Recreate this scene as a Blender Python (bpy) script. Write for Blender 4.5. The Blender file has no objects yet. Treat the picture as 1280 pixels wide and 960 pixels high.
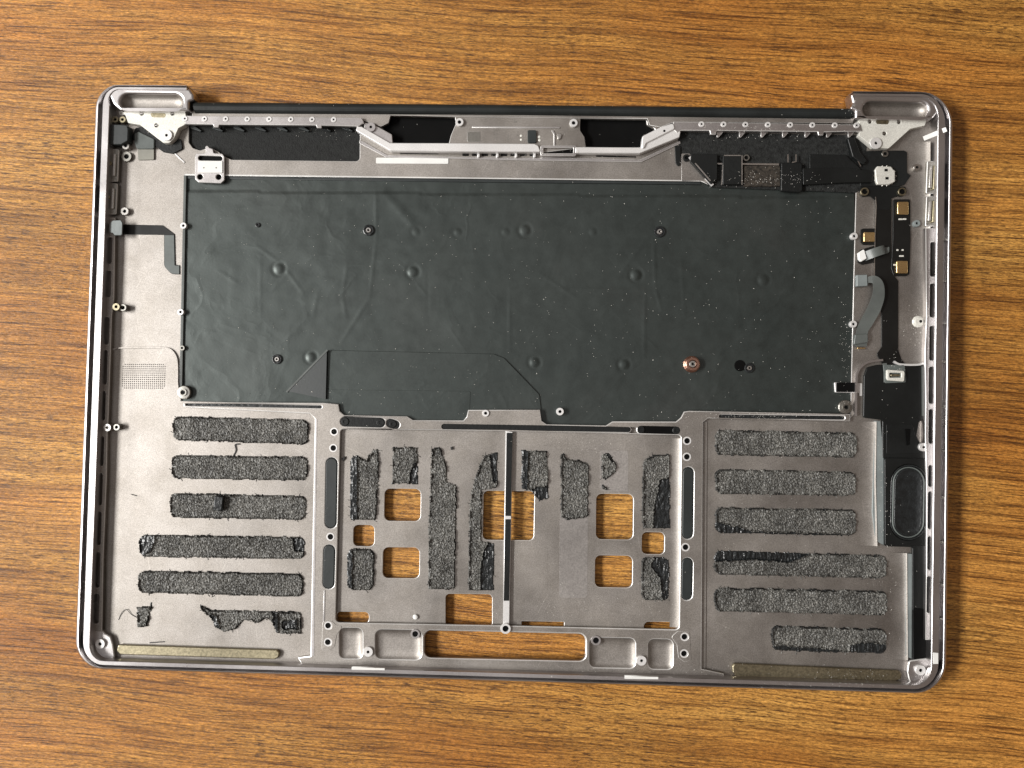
import bpy, bmesh, math, random
from mathutils import Vector, Euler, noise
from mathutils.geometry import intersect_point_line

random.seed(7)
sc = bpy.context.scene
COL = sc.collection
R = math.radians
S = 0.001                                   # everything below is measured in millimetres

# ------------------------------------------------------------------ camera
F = 965.0                                   # focal length in photo pixels (1280 x 960)
CAM_LOC = Vector((8.96, -7.83, 319.95))
CAM_ROT = Euler((R(1.333), R(1.543), R(1.225)), 'XYZ')
cd = bpy.data.cameras.new('camera')
cam = bpy.data.objects.new('camera', cd)
COL.objects.link(cam)
cam.location = CAM_LOC * S
cam.rotation_euler = CAM_ROT
cd.sensor_width = 36.0
cd.lens = F / 1280 * 36.0
cd.clip_start = 0.01
cd.clip_end = 50
sc.camera = cam
sc.render.resolution_x, sc.render.resolution_y = 1024, 768

# ------------------------------------------------------------------ world and lamps
wd = bpy.data.worlds.new('World')
sc.world = wd
wd.use_nodes = True
bg = wd.node_tree.nodes['Background']
bg.inputs[0].default_value = (1.0, 0.79, 0.65, 1)
bg.inputs[1].default_value = 0.20


def area_lamp(name, az, el, dist, sx, sy, power, col):
    ld = bpy.data.lights.new(name, 'AREA')
    ld.shape = 'RECTANGLE'
    ld.size, ld.size_y = sx, sy
    ld.energy = power
    ld.color = col
    o = bpy.data.objects.new(name, ld)
    COL.objects.link(o)
    d = Vector((math.cos(R(el)) * math.cos(R(az)), math.cos(R(el)) * math.sin(R(az)), math.sin(R(el))))
    o.location = d * dist
    o.rotation_euler = d.to_track_quat('Z', 'Y').to_euler()
    return o


area_lamp('window_light', 183, 40, 2.4, 1.3, 0.40, 92, (1.0, 0.985, 0.955))
area_lamp('low_window_light', 178, 23, 2.4, 1.1, 0.22, 20, (1.0, 0.98, 0.96))
area_lamp('ceiling_bounce_fill', 170, 80, 2.0, 1.6, 1.6, 5, (0.97, 0.98, 1.0))  # added fill lamp for the metal, standing in for ceiling bounce

sc.view_settings.view_transform = 'Standard'
sc.view_settings.look = 'None'
sc.view_settings.gamma = 1
sc.view_settings.use_curve_mapping = False
sc.view_settings.exposure = -0.05
sc.render.engine = 'CYCLES'

# ------------------------------------------------------------------ helpers
CM = CAM_ROT.to_matrix()


def W(px, py, z):
    """photo pixel -> point (mm) on the horizontal plane at height z"""
    d = CM @ Vector(((px - 640) / F, -(py - 480) / F, -1.0))
    t = (z - CAM_LOC.z) / d.z
    return CAM_LOC + d * t


def link(name, me, mat=None, parent=None, loc=None):
    o = bpy.data.objects.new(name, me)
    COL.objects.link(o)
    if mat is not None and me is not None and not me.materials:
        me.materials.append(mat)
    if parent is not None:
        o.parent = parent
    if loc is not None:
        o.location = loc
    return o


def tag(o, label=None, cat=None, group=None, kind=None):
    if label: o['label'] = label
    if cat: o['category'] = cat
    if group: o['group'] = group
    if kind: o['kind'] = kind
    return o


def rnd(pts, r, n=5):
    """round the corners of a pixel polygon; r one radius or a list"""
    out = []
    m = len(pts)
    for i in range(m):
        p = Vector(pts[i][:2]); a = Vector(pts[i - 1][:2]); b = Vector(pts[(i + 1) % m][:2])
        ri = r[i] if isinstance(r, (list, tuple)) else r
        u, v = a - p, b - p
        lu, lv = u.length, v.length
        if ri < 0.05 or lu < 1e-6 or lv < 1e-6:
            out.append(tuple(p)); continue
        u /= lu; v /= lv
        ang = u.angle(v)
        if ang > 3.10:
            out.append(tuple(p)); continue
        t = min(ri / math.tan(ang / 2), lu * 0.48, lv * 0.48)
        rr_ = t * math.tan(ang / 2)
        c = p + (u + v).normalized() * (rr_ / math.sin(ang / 2))
        s, e = p + u * t - c, p + v * t - c
        a0 = math.atan2(s.y, s.x); a1 = math.atan2(e.y, e.x)
        da = (a1 - a0 + math.pi) % (2 * math.pi) - math.pi
        for k in range(n + 1):
            q = a0 + da * k / n
            out.append((c.x + rr_ * math.cos(q), c.y + rr_ * math.sin(q)))
    return out


def rect(x0, y0, x1, y1, r=0, skew=0.0, slant=0.0):
    """pixel rectangle following the slight turn of the case: skew = dy/dx, slant = dx/dy"""
    h, w = y1 - y0, x1 - x0
    q = [(x0, y0), (x1, y0 + skew * w), (x1 + slant * h, y1 + skew * w), (x0 + slant * h, y1)]
    return rnd(q, r) if r else q


def pill(p, q, r, n=6):
    a, b = Vector(p), Vector(q)
    d = (b - a).normalized(); th = math.atan2(d.y, d.x)
    out = []
    for k in range(n + 1):
        t = th + math.pi / 2 + math.pi * k / n
        out.append((a.x + r * math.cos(t), a.y + r * math.sin(t)))
    for k in range(n + 1):
        t = th - math.pi / 2 + math.pi * k / n
        out.append((b.x + r * math.cos(t), b.y + r * math.sin(t)))
    return out


def circ(x, y, r, n=18):
    return [(x + r * math.cos(2 * math.pi * k / n), y + r * math.sin(2 * math.pi * k / n)) for k in range(n)]


def plate(name, outer, z0, z1, mat, parent, holes=(), bev=0.2, res=1):
    """solid plate with (pixel) outline and holes, its top face at z1, edges rounded"""
    cu = bpy.data.curves.new('tmp', 'CURVE')
    cu.dimensions = '2D'
    cu.fill_mode = 'BOTH'
    bev = min(bev, (z1 - z0) * 0.45)
    cu.extrude = ((z1 - z0) / 2 - bev) * S
    cu.bevel_depth = bev * S
    cu.bevel_resolution = res
    cu.offset = -bev * S
    for loop in [outer] + list(holes):
        sp = cu.splines.new('POLY')
        sp.points.add(len(loop) - 1)
        for i, p in enumerate(loop):
            w = W(p[0], p[1], z1)
            sp.points[i].co = (w.x * S, w.y * S, 0, 1)
        sp.use_cyclic_u = True
    o = bpy.data.objects.new('tmp', cu)
    COL.objects.link(o)
    dg = bpy.context.evaluated_depsgraph_get()
    me = bpy.data.meshes.new_from_object(o.evaluated_get(dg))
    bpy.data.objects.remove(o)
    bpy.data.curves.remove(cu)
    me.materials.clear()
    zc = (z0 + z1) / 2 * S
    for v in me.vertices:
        v.co.z += zc
    me.name = name
    if mat.name in HIGHLIT_EDGES:                   # bevel faces get a brighter metal: edge highlights painted in
        me.materials.append(mat)
        me.materials.append(M['chamfer_highlight'])
        for p in me.polygons:
            if 0.12 < p.normal.z < 0.97:
                p.material_index = 1
    return link(name, me, mat, parent)


HIGHLIT_EDGES = ('aluminium', 'machined_aluminium', 'dull_steel')


def mesh(name, verts, faces, mat=None, parent=None, smooth=False, mm=True):
    me = bpy.data.meshes.new(name)
    k = S if mm else 1
    me.from_pydata([(v[0] * k, v[1] * k, v[2] * k) for v in verts], [], faces)
    if smooth:
        me.polygons.foreach_set('use_smooth', [True] * len(me.polygons))
    me.update()
    return link(name, me, mat, parent)


def lathe_mesh(name, prof, n=20, smooth=False):
    vs, fs = [], []
    for r, z in prof:
        for k in range(n):
            a = 2 * math.pi * k / n
            vs.append((r * math.cos(a) * S, r * math.sin(a) * S, z * S))
    for i in range(len(prof) - 1):
        for k in range(n):
            a, b = i * n + k, i * n + (k + 1) % n
            fs.append((a, b, b + n, a + n))
    fs.append(tuple(reversed(range(n))) if prof[0][0] > 0 else tuple(range(n)))
    fs.append(tuple(range((len(prof) - 1) * n, len(prof) * n)))
    me = bpy.data.meshes.new(name)
    me.from_pydata(vs, [], fs)
    if smooth:
        for p in me.polygons[:-2]:
            p.use_smooth = True
    me.update()
    return me


_cache = {}


def lathe(name, px, py, z0, prof, mat, parent, n=20, key=None):
    """turned part standing at a pixel; profile heights are counted from z0, shared between alike parts"""
    k = (name, tuple(prof), mat.name)
    if k not in _cache:
        me = lathe_mesh(name, prof, n)
        me.materials.append(mat)
        _cache[k] = me
    top = z0 + max(p[1] for p in prof)
    w = W(px, py, top)
    return link(name, _cache[k], None, parent, (w.x * S, w.y * S, z0 * S))


def standoff(px, py, z0, h, r_px, mat, parent, hole=0.5, dark=True, name='standoff'):
    r = r_px * 0.326
    o = lathe(name, px, py, z0, [(r, 0), (r, h - .12), (r - .1, h), (r * hole, h), (r * hole, h * .55), (r * hole * .9, h * .5)], mat, parent)
    if dark:
        rb = r * hole
        k = lathe('bore', px, py, z0 + h * .52, [(rb * .95, 0), (rb * .95, .04)], M['black'], o)
        k.location = (0, 0, h * .55 * S)
    return o


def screw(px, py, z0, r_px, mat, parent, h=0.9, name='screw'):
    r = r_px * 0.326
    o = lathe(name, px, py, z0, [(r, 0), (r, h * .7), (r * .85, h), (r * .5, h), (r * .42, h * .55)], mat, parent)
    k = lathe('drive_recess', px, py, z0, [(r * .40, h * .5), (r * .40, h * .58)], M['black'], o, n=6)
    k.location = (0, 0, 0)
    return o


def strip(name, pts, width, mat, parent, thick=0.12):
    """ribbon along pixel points with heights [(x, y, z)], width in pixels (number or list)"""
    vs, fs = [], []
    P = [W(x, y, z) for x, y, z in pts]
    n = len(P)
    for i in range(n):
        t = (P[min(i + 1, n - 1)] - P[max(i - 1, 0)])
        t.z = 0
        t.normalize()
        s = Vector((-t.y, t.x, 0))
        w = (width[i] if isinstance(width, (list, tuple)) else width) * 0.326 / 2
        for q, dz in ((P[i] + s * w, 0), (P[i] - s * w, 0), (P[i] - s * w, -thick), (P[i] + s * w, -thick)):
            vs.append((q.x, q.y, q.z + dz))
    for i in range(n - 1):
        a, b = i * 4, i * 4 + 4
        for k in range(4):
            fs.append((a + k, a + (k + 1) % 4, b + (k + 1) % 4, b + k))
    fs.append((3, 2, 1, 0))
    e = (n - 1) * 4
    fs.append((e, e + 1, e + 2, e + 3))
    return mesh(name, vs, fs, mat, parent)


def smooth_path(pts, n=6):
    out = []
    m = len(pts)
    for i in range(m - 1):
        p0, p1, p2, p3 = (Vector(pts[max(i - 1, 0)]), Vector(pts[i]), Vector(pts[i + 1]), Vector(pts[min(i + 2, m - 1)]))
        for k in range(n):
            t = k / n
            out.append(tuple(0.5 * ((2 * p1) + (-p0 + p2) * t + (2 * p0 - 5 * p1 + 4 * p2 - p3) * t * t + (-p0 + 3 * p1 - 3 * p2 + p3) * t ** 3)))
    out.append(tuple(pts[-1]))
    return out


def inside_box(x, y, p):
    return min(q[0] for q in p) < x < max(q[0] for q in p) and min(q[1] for q in p) < y < max(q[1] for q in p)


# ------------------------------------------------------------------ materials
M = {}


def base_mat(name):
    m = bpy.data.materials.new(name)
    m.use_nodes = True
    nt = m.node_tree
    b = nt.nodes['Principled BSDF']
    M[name] = m
    return m, nt, b


def nnode(nt, typ, **kw):
    n = nt.nodes.new(typ)
    for k, v in kw.items():
        if k in ('operation', 'blend_type', 'data_type', 'noise_dimensions', 'feature', 'distance'):
            setattr(n, k, v)
        else:
            n.inputs[k].default_value = v
    return n


def ramp(nt, fac, stops):
    n = nt.nodes.new('ShaderNodeValToRGB')
    cr = n.color_ramp
    while len(cr.elements) < len(stops):
        cr.elements.new(0.5)
    for e, (p, c) in zip(cr.elements, stops):
        e.position = p
        e.color = (c[0], c[1], c[2], 1) if isinstance(c, (tuple, list)) else (c, c, c, 1)
    nt.links.new(fac, n.inputs[0])
    return n.outputs[0]


def mixc(nt, fac, a, b, blend='MIX'):
    n = nt.nodes.new('ShaderNodeMix')
    n.data_type = 'RGBA'
    n.blend_type = blend
    for sock, v in ((n.inputs[0], fac), (n.inputs[6], a), (n.inputs[7], b)):
        if hasattr(v, 'is_output'):
            nt.links.new(v, sock)
        else:
            sock.default_value = v if not isinstance(v, tuple) else (v[0], v[1], v[2], 1)
    return n.outputs[2]


def metal(name, col, rough, speck=0.25, fine=2600, stain=0.18, bump=0.05, metallic=1.0, scratch=False):
    m, nt, b = base_mat(name)
    tc = nt.nodes.new('ShaderNodeTexCoord')
    ns = nnode(nt, 'ShaderNodeTexNoise', Scale=fine, Detail=2.0)
    nl = nnode(nt, 'ShaderNodeTexNoise', Scale=28, Detail=5.0, Roughness=0.6)
    geo = nt.nodes.new('ShaderNodeNewGeometry')
    for n in (ns, nl):
        nt.links.new(geo.outputs['Position'], n.inputs['Vector'])
    f = ramp(nt, ns.outputs[0], [(0.3, 1 - speck), (0.7, 1 + speck * .6)])
    g = ramp(nt, nl.outputs[0], [(0.3, 1 - stain), (0.7, 1.0)])
    c = mixc(nt, 1.0, (col[0], col[1], col[2]), f, 'MULTIPLY')
    c = mixc(nt, 1.0, c, g, 'MULTIPLY')
    if scratch:                                 # scuffs in two directions and blotchy finger marks
        for ang, off in ((24, 0.3), (-63, 1.9), (81, 4.4)):
            mp = nt.nodes.new('ShaderNodeMapping')
            m0 = nt.nodes.new('ShaderNodeMapping')
            m0.inputs['Rotation'].default_value = (0, 0, R(ang))
            nt.links.new(geo.outputs['Position'], m0.inputs['Vector'])
            mp.inputs['Scale'].default_value = (60, 1900, 1)
            mp.inputs['Location'].default_value = (off, off, 0)
            nt.links.new(m0.outputs[0], mp.inputs['Vector'])
            sn = nnode(nt, 'ShaderNodeTexNoise', Scale=1.0, Detail=1.0)
            nt.links.new(mp.outputs[0], sn.inputs['Vector'])
            sf = ramp(nt, sn.outputs[0], [(0.72, 0.0), (0.79, 0.28)])
            c = mixc(nt, sf, c, (col[0] * 1.7, col[1] * 1.7, col[2] * 1.7))
        nb = nnode(nt, 'ShaderNodeTexNoise', Scale=75, Detail=6.0, Roughness=0.7)
        nt.links.new(geo.outputs['Position'], nb.inputs['Vector'])
        c = mixc(nt, 1.0, c, ramp(nt, nb.outputs[0], [(0.32, (0.86, 0.85, 0.83)), (0.6, (1.02, 1.02, 1.02))]), 'MULTIPLY')
    nt.links.new(c, b.inputs['Base Color'])
    b.inputs['Metallic'].default_value = metallic
    r = ramp(nt, nl.outputs[0], [(0.3, rough * .80), (0.75, min(1, rough * 1.25))])
    nt.links.new(r, b.inputs['Roughness'])
    if bump:
        bp = nnode(nt, 'ShaderNodeBump', Strength=bump, Distance=0.0002)
        nt.links.new(ns.outputs[0], bp.inputs['Height'])
        nt.links.new(bp.outputs[0], b.inputs['Normal'])
    return m


def plastic(name, col, rough, var=0.3, scale=60, spec=0.5, bump=0.0, fine=900):
    m, nt, b = base_mat(name)
    geo = nt.nodes.new('ShaderNodeNewGeometry')
    nl = nnode(nt, 'ShaderNodeTexNoise', Scale=scale, Detail=6.0, Roughness=0.65)
    nf = nnode(nt, 'ShaderNodeTexNoise', Scale=fine, Detail=2.0)
    for n in (nl, nf):
        nt.links.new(geo.outputs['Position'], n.inputs['Vector'])
    g = ramp(nt, nl.outputs[0], [(0.3, 1 - var), (0.7, 1 + var * .5)])
    c = mixc(nt, 1.0, (col[0], col[1], col[2]), g, 'MULTIPLY')
    nt.links.new(c, b.inputs['Base Color'])
    r = ramp(nt, nl.outputs[0], [(0.3, rough * .8), (0.75, min(1, rough * 1.2))])
    nt.links.new(r, b.inputs['Roughness'])
    b.inputs['Specular IOR Level'].default_value = spec
    if bump:
        bp = nnode(nt, 'ShaderNodeBump', Strength=bump, Distance=0.0003)
        nt.links.new(nf.outputs[0], bp.inputs['Height'])
        nt.links.new(bp.outputs[0], b.inputs['Normal'])
    return m


metal('aluminium', (0.405, 0.378, 0.352), 0.56, stain=0.30, scratch=True)
metal('etched_aluminium', (0.46, 0.435, 0.415), 0.50, speck=0.22, fine=1800, bump=0.1)
metal('machined_aluminium', (0.58, 0.555, 0.55), 0.40, speck=0.15)
metal('bright_aluminium', (0.80, 0.79, 0.78), 0.38, speck=0.12, stain=0.15, metallic=0.45)
metal('case_wall', (0.60, 0.58, 0.58), 0.33, speck=0.10, stain=0.1)
metal('chamfer_highlight', (0.80, 0.79, 0.77), 0.36, speck=0.1, stain=0.3, metallic=0.45)  # bright tone that paints highlights onto bevels and the deck edge
metal('steel', (0.62, 0.60, 0.57), 0.30)
metal('dull_steel', (0.36, 0.35, 0.32), 0.38)
metal('white_metal', (0.74, 0.73, 0.67), 0.5, speck=0.2, stain=0.25, metallic=0.2)
metal('gold', (0.86, 0.62, 0.30), 0.30, speck=0.15)
metal('brass', (0.36, 0.32, 0.22), 0.42, speck=0.35, fine=1400, bump=0.15)
metal('copper', (0.42, 0.24, 0.18), 0.33)
plastic('black', (0.003, 0.003, 0.003), 0.6, spec=0.08)
plastic('black_plastic', (0.007, 0.008, 0.008), 0.36, spec=0.32)
plastic('clutch_black', (0.012, 0.0145, 0.0145), 0.44, spec=0.35, bump=0.1)
plastic('black_tape', (0.007, 0.008, 0.008), 0.45, spec=0.3, bump=0.3)
plastic('pad_rubber', (0.016, 0.0205, 0.021), 0.5, bump=0.06)
plastic('grey_tape', (0.10, 0.115, 0.11), 0.45, bump=0.05)
plastic('olive_tape', (0.24, 0.235, 0.20), 0.55, bump=0.05)
plastic('white_plastic', (0.72, 0.72, 0.70), 0.45, var=0.08)
plastic('bluish_tape', (0.19, 0.215, 0.215), 0.40, var=0.25, bump=0.08)
plastic('foam_black', (0.016, 0.017, 0.0165), 0.85, var=0.95, scale=700, spec=0.3, bump=0.8, fine=1600)
plastic('foam_brown', (0.040, 0.033, 0.026), 0.9, var=0.95, scale=700, spec=0.3, bump=0.8, fine=1600)
plastic('flex_black', (0.006, 0.006, 0.0055), 0.36, spec=0.35)
plastic('flex_grey', (0.095, 0.105, 0.10), 0.33, spec=0.6)
plastic('dust_white', (0.72, 0.70, 0.65), 0.7, var=0.2)
plastic('lint_dark', (0.02, 0.019, 0.018), 0.8)
plastic('film_black', (0.010, 0.012, 0.013), 0.34, var=0.5, scale=400, spec=0.5, bump=0.7, fine=700)


def make_adhesive():
    m, nt, b = base_mat('adhesive')
    geo = nt.nodes.new('ShaderNodeNewGeometry')
    n1 = nnode(nt, 'ShaderNodeTexNoise', Scale=1500, Detail=2.5, Roughness=0.7)
    n2 = nnode(nt, 'ShaderNodeTexNoise', Scale=130, Detail=3.0)
    for n in (n1, n2):
        nt.links.new(geo.outputs['Position'], n.inputs['Vector'])
    a = ramp(nt, n1.outputs[0], [(0.34, (0.022, 0.022, 0.020)), (0.52, (0.105, 0.103, 0.094)), (0.72, (0.30, 0.293, 0.27))])
    g = ramp(nt, n2.outputs[0], [(0.34, 0.55), (0.62, 1.0)])
    nt.links.new(mixc(nt, 1.0, a, g, 'MULTIPLY'), b.inputs['Base Color'])
    b.inputs['Roughness'].default_value = 0.5
    b.inputs['Specular IOR Level'].default_value = 0.5


make_adhesive()


def make_film():
    """black keyboard film: greenish-black, smudged, faint rectangular patches under it"""
    m, nt, b = base_mat('keyboard_film')
    geo = nt.nodes.new('ShaderNodeNewGeometry')
    nl = nnode(nt, 'ShaderNodeTexNoise', Scale=22, Detail=7.0, Roughness=0.6)
    nm = nnode(nt, 'ShaderNodeTexNoise', Scale=160, Detail=5.0, Roughness=0.7)
    nf = nnode(nt, 'ShaderNodeTexNoise', Scale=1100, Detail=2.0)
    for n in (nl, nm, nf):
        nt.links.new(geo.outputs['Position'], n.inputs['Vector'])
    c = ramp(nt, nl.outputs[0], [(0.30, (0.008, 0.0112, 0.0106)), (0.55, (0.013, 0.016, 0.015)), (0.75, (0.019, 0.0205, 0.0195))])
    c = mixc(nt, 1.0, c, ramp(nt, nm.outputs[0], [(0.3, 0.85), (0.72, 1.15)]), 'MULTIPLY')
    nt.links.new(c, b.inputs['Base Color'])
    r = ramp(nt, nm.outputs[0], [(0.3, 0.40), (0.7, 0.55)])
    nt.links.new(r, b.inputs['Roughness'])
    b.inputs['Specular IOR Level'].default_value = 0.72
    b.inputs['Specular Tint'].default_value = (0.90, 1.0, 0.965, 1)
    # fine sharp wrinkles
    nw = nnode(nt, 'ShaderNodeTexNoise', Scale=30, Detail=3.0, Roughness=0.55, Distortion=0.8)
    nt.links.new(geo.outputs['Position'], nw.inputs['Vector'])
    wr = ramp(nt, nw.outputs[0], [(0.44, 0.0), (0.492, 0.85), (0.50, 1.0), (0.508, 0.85), (0.56, 0.0)])
    bw = nnode(nt, 'ShaderNodeBump', Strength=0.09, Distance=0.0004)
    nt.links.new(wr, bw.inputs['Height'])
    bp = nnode(nt, 'ShaderNodeBump', Strength=0.06, Distance=0.0003)
    nt.links.new(nf.outputs[0], bp.inputs['Height'])
    nt.links.new(bw.outputs[0], bp.inputs['Normal'])
    nt.links.new(bp.outputs[0], b.inputs['Normal'])


make_film()


def make_wood():
    m, nt, b = base_mat('oak_laminate')
    geo = nt.nodes.new('ShaderNodeNewGeometry')
    rot = nt.nodes.new('ShaderNodeMapping')
    rot.inputs['Rotation'].default_value = (0, 0, R(3.2))
    nt.links.new(geo.outputs['Position'], rot.inputs['Vector'])
    # slow wander of the grain
    wob = nnode(nt, 'ShaderNodeTexNoise', Scale=4.5, Detail=2.0)
    nt.links.new(rot.outputs[0], wob.inputs['Vector'])
    sub = nnode(nt, 'ShaderNodeVectorMath', operation='SUBTRACT')
    sub.inputs[1].default_value = (0.5, 0.5, 0.5)
    nt.links.new(wob.outputs['Color'], sub.inputs[0])
    mul = nnode(nt, 'ShaderNodeVectorMath', operation='MULTIPLY')
    mul.inputs[1].default_value = (0.0, 0.020, 0.0)
    nt.links.new(sub.outputs[0], mul.inputs[0])
    add = nnode(nt, 'ShaderNodeVectorMath', operation='ADD')
    nt.links.new(rot.outputs[0], add.inputs[0])
    nt.links.new(mul.outputs[0], add.inputs[1])

    def stretched(sx, sy, scale, detail, rough=0.6, off=0.0):
        mp = nt.nodes.new('ShaderNodeMapping')
        mp.inputs['Scale'].default_value = (sx, sy, 1)
        mp.inputs['Location'].default_value = (off, off * 1.7, 0)
        nt.links.new(add.outputs[0], mp.inputs['Vector'])
        n = nnode(nt, 'ShaderNodeTexNoise', Scale=scale, Detail=detail, Roughness=rough)
        nt.links.new(mp.outputs[0], n.inputs['Vector'])
        return n.outputs[0]
    broad = stretched(1.6, 11, 1.0, 4.0, 0.6, 3.1)
    mid = stretched(3.2, 150, 1.0, 6.0, 0.75, 1.3)
    fine = stretched(24, 950, 1.0, 4.0, 0.7, 7.7)
    line = stretched(48, 1500, 1.0, 3.0, 0.6, 2.6)
    pore = stretched(170, 1750, 1.0, 3.0, 0.6, 5.2)
    patch = stretched(7, 26, 1.0, 4.0, 0.6, 8.8)
    grain = stretched(480, 1900, 1.0, 3.0, 0.8, 0.4)
    c = ramp(nt, broad, [(0.32, (0.250, 0.105, 0.019)), (0.50, (0.385, 0.182, 0.038)), (0.70, (0.490, 0.255, 0.062))])
    c = mixc(nt, 1.0, c, ramp(nt, mid, [(0.32, (0.58, 0.50, 0.43)), (0.50, (1.0, 0.98, 0.97)), (0.70, (1.18, 1.20, 1.22))]), 'MULTIPLY')
    c = mixc(nt, 1.0, c, ramp(nt, fine, [(0.35, (0.32, 0.25, 0.19)), (0.47, (0.95, 0.93, 0.91)), (0.64, (1.38, 1.40, 1.44))]), 'MULTIPLY')
    c = mixc(nt, 1.0, c, ramp(nt, patch, [(0.36, (1.0, 0.90, 0.80)), (0.62, (1.0, 1.04, 1.06))]), 'MULTIPLY')
    # thin dark lines gather in some bands, short pores in others
    def dark(src, lo, hi, maskf, col):
        nonlocal c
        f = ramp(nt, src, [(lo, 1.0), (hi, 0.0)])
        k = nnode(nt, 'ShaderNodeMath', operation='MULTIPLY')
        nt.links.new(f, k.inputs[0]); nt.links.new(maskf, k.inputs[1])
        c = mixc(nt, k.outputs[0], c, col)
    dark(line, 0.38, 0.44, ramp(nt, patch, [(0.36, 0.9), (0.60, 0.35)]), (0.052, 0.020, 0.006))
    dark(pore, 0.39, 0.45, ramp(nt, patch, [(0.42, 0.25), (0.60, 0.9)]), (0.056, 0.022, 0.007))
    c = mixc(nt, 1.0, c, ramp(nt, grain, [(0.32, 0.42), (0.68, 1.55)]), 'MULTIPLY')
    nt.links.new(c, b.inputs['Base Color'])
    b.inputs['Roughness'].default_value = 0.40
    b.inputs['Specular IOR Level'].default_value = 0.32
    hsum = nnode(nt, 'ShaderNodeMath', operation='ADD')
    nt.links.new(fine, hsum.inputs[0]); nt.links.new(grain, hsum.inputs[1])
    bp = nnode(nt, 'ShaderNodeBump', Strength=0.8, Distance=0.0004)
    nt.links.new(hsum.outputs[0], bp.inputs['Height'])
    nt.links.new(bp.outputs[0], b.inputs['Normal'])


make_wood()

# ------------------------------------------------------------------ setting: the table
T = 600.0
mesh('table_top', [(-T - 60, -T, 0), (T + 60, -T, 0), (T + 60, T, 0), (-T - 60, T, 0),
                   (-T - 60, -T, -25), (T + 60, -T, -25), (T + 60, T, -25), (-T - 60, T, -25)],
     [(0, 1, 2, 3), (7, 6, 5, 4), (0, 4, 5, 1), (1, 5, 6, 2), (2, 6, 7, 3), (3, 7, 4, 0)], M['oak_laminate'])
tag(bpy.data.objects['table_top'], 'brown oak grain laminate table top under the laptop case', kind='structure')

# ------------------------------------------------------------------ the laptop case
case = bpy.data.objects.new('laptop_case', None)
COL.objects.link(case)
case.empty_display_size = 0.05
tag(case, 'stripped space grey laptop top case lying upside down with torn battery adhesive', 'laptop case')

# outer wall: one profile swept round the outline (open at the hinge gap)
C_TL, C_BL, C_BR, C_TR = (123.4, 108.3), (96.6, 833.4), (1179.7, 865.8), (1188.7, 117.5)


def side_path():
    pts = []                                   # (px, py, width scale)
    poly = [(237, 109.2), C_TL, C_BL, C_BR, C_TR, (1063, 116.4)]
    rad = [0, 30, 36, 40, 42, 0]
    wseg = [0.34, 1.0, 0.56, 1.0, 0.34]        # hinge, left, front, right, hinge
    pts.append((poly[0][0], poly[0][1], wseg[0]))
    for i in range(1, 5):
        arc = rnd([poly[i - 1], poly[i], poly[i + 1]], [0, rad[i], 0], 12)[1:-1]
        arc = arc if (Vector(arc[0]) - Vector(poly[i - 1])).length < (Vector(arc[-1]) - Vector(poly[i - 1])).length else arc[::-1]
        n = len(arc)
        a, b_ = pts[-1], arc[0]
        for k in range(1, 24):
            t = k / 24
            pts.append((a[0] + (b_[0] - a[0]) * t, a[1] + (b_[1] - a[1]) * t, wseg[i - 1]))
        for k, p in enumerate(arc):
            t = k / (n - 1)
            t = t * t * (3 - 2 * t)
            pts.append((p[0], p[1], wseg[i - 1] * (1 - t) + wseg[i] * t))
    a, b_ = pts[-1], poly[5]
    for k in range(1, 13):
        t = k / 12
        pts.append((a[0] + (b_[0] - a[0]) * t, a[1] + (b_[1] - a[1]) * t, wseg[4]))
    return pts


PATH = side_path()
PW = [W(p[0], p[1], 6.0) for p in PATH]
PN = []
for i in range(len(PW)):
    t = PW[min(i + 1, len(PW) - 1)] - PW[max(i - 1, 0)]
    t.z = 0; t.normalize()
    PN.append(Vector((-t.y, t.x, 0)))           # the path runs anticlockwise: the inside lies to its left
PROF = [(1.4, 0.0), (0.5, 0.5), (0.1, 1.3), (0.0, 2.2), (0.0, 7.0), (0.12, 7.7), (0.45, 8.35), (0.95, 8.8), (1.45, 9.0), (1.75, 9.0), (1.9, 8.85),
        (2.1, 5.0), (3.4, 5.0), (3.5, 8.55), (3.65, 8.7), (6.2, 8.7), (6.4, 8.5), (6.45, 1.0)]
vs, fs = [], []
for p, n, q in zip(PW, PN, PATH):
    w = q[2]
    for d, z in PROF:
        o = p + n * (d * w)
        vs.append((o.x, o.y, z))
K = len(PROF)
for i in range(len(PW) - 1):
    for k in range(K - 1):
        fs.append((i * K + k, i * K + k + 1, (i + 1) * K + k + 1, (i + 1) * K + k))
fs.append(tuple(range(K)))
fs.append(tuple(reversed(range((len(PW) - 1) * K, len(PW) * K))))
wall = mesh('outer_wall', vs, fs, M['case_wall'], case)
bmx = bmesh.new(); bmx.from_mesh(wall.data); bmesh.ops.recalc_face_normals(bmx, faces=bmx.faces); bmx.to_mesh(wall.data); bmx.free()
for p in wall.data.polygons:
    p.use_smooth = True
try:
    wall.data.set_sharp_from_angle(angle=R(40))
except Exception:
    pass

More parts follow.
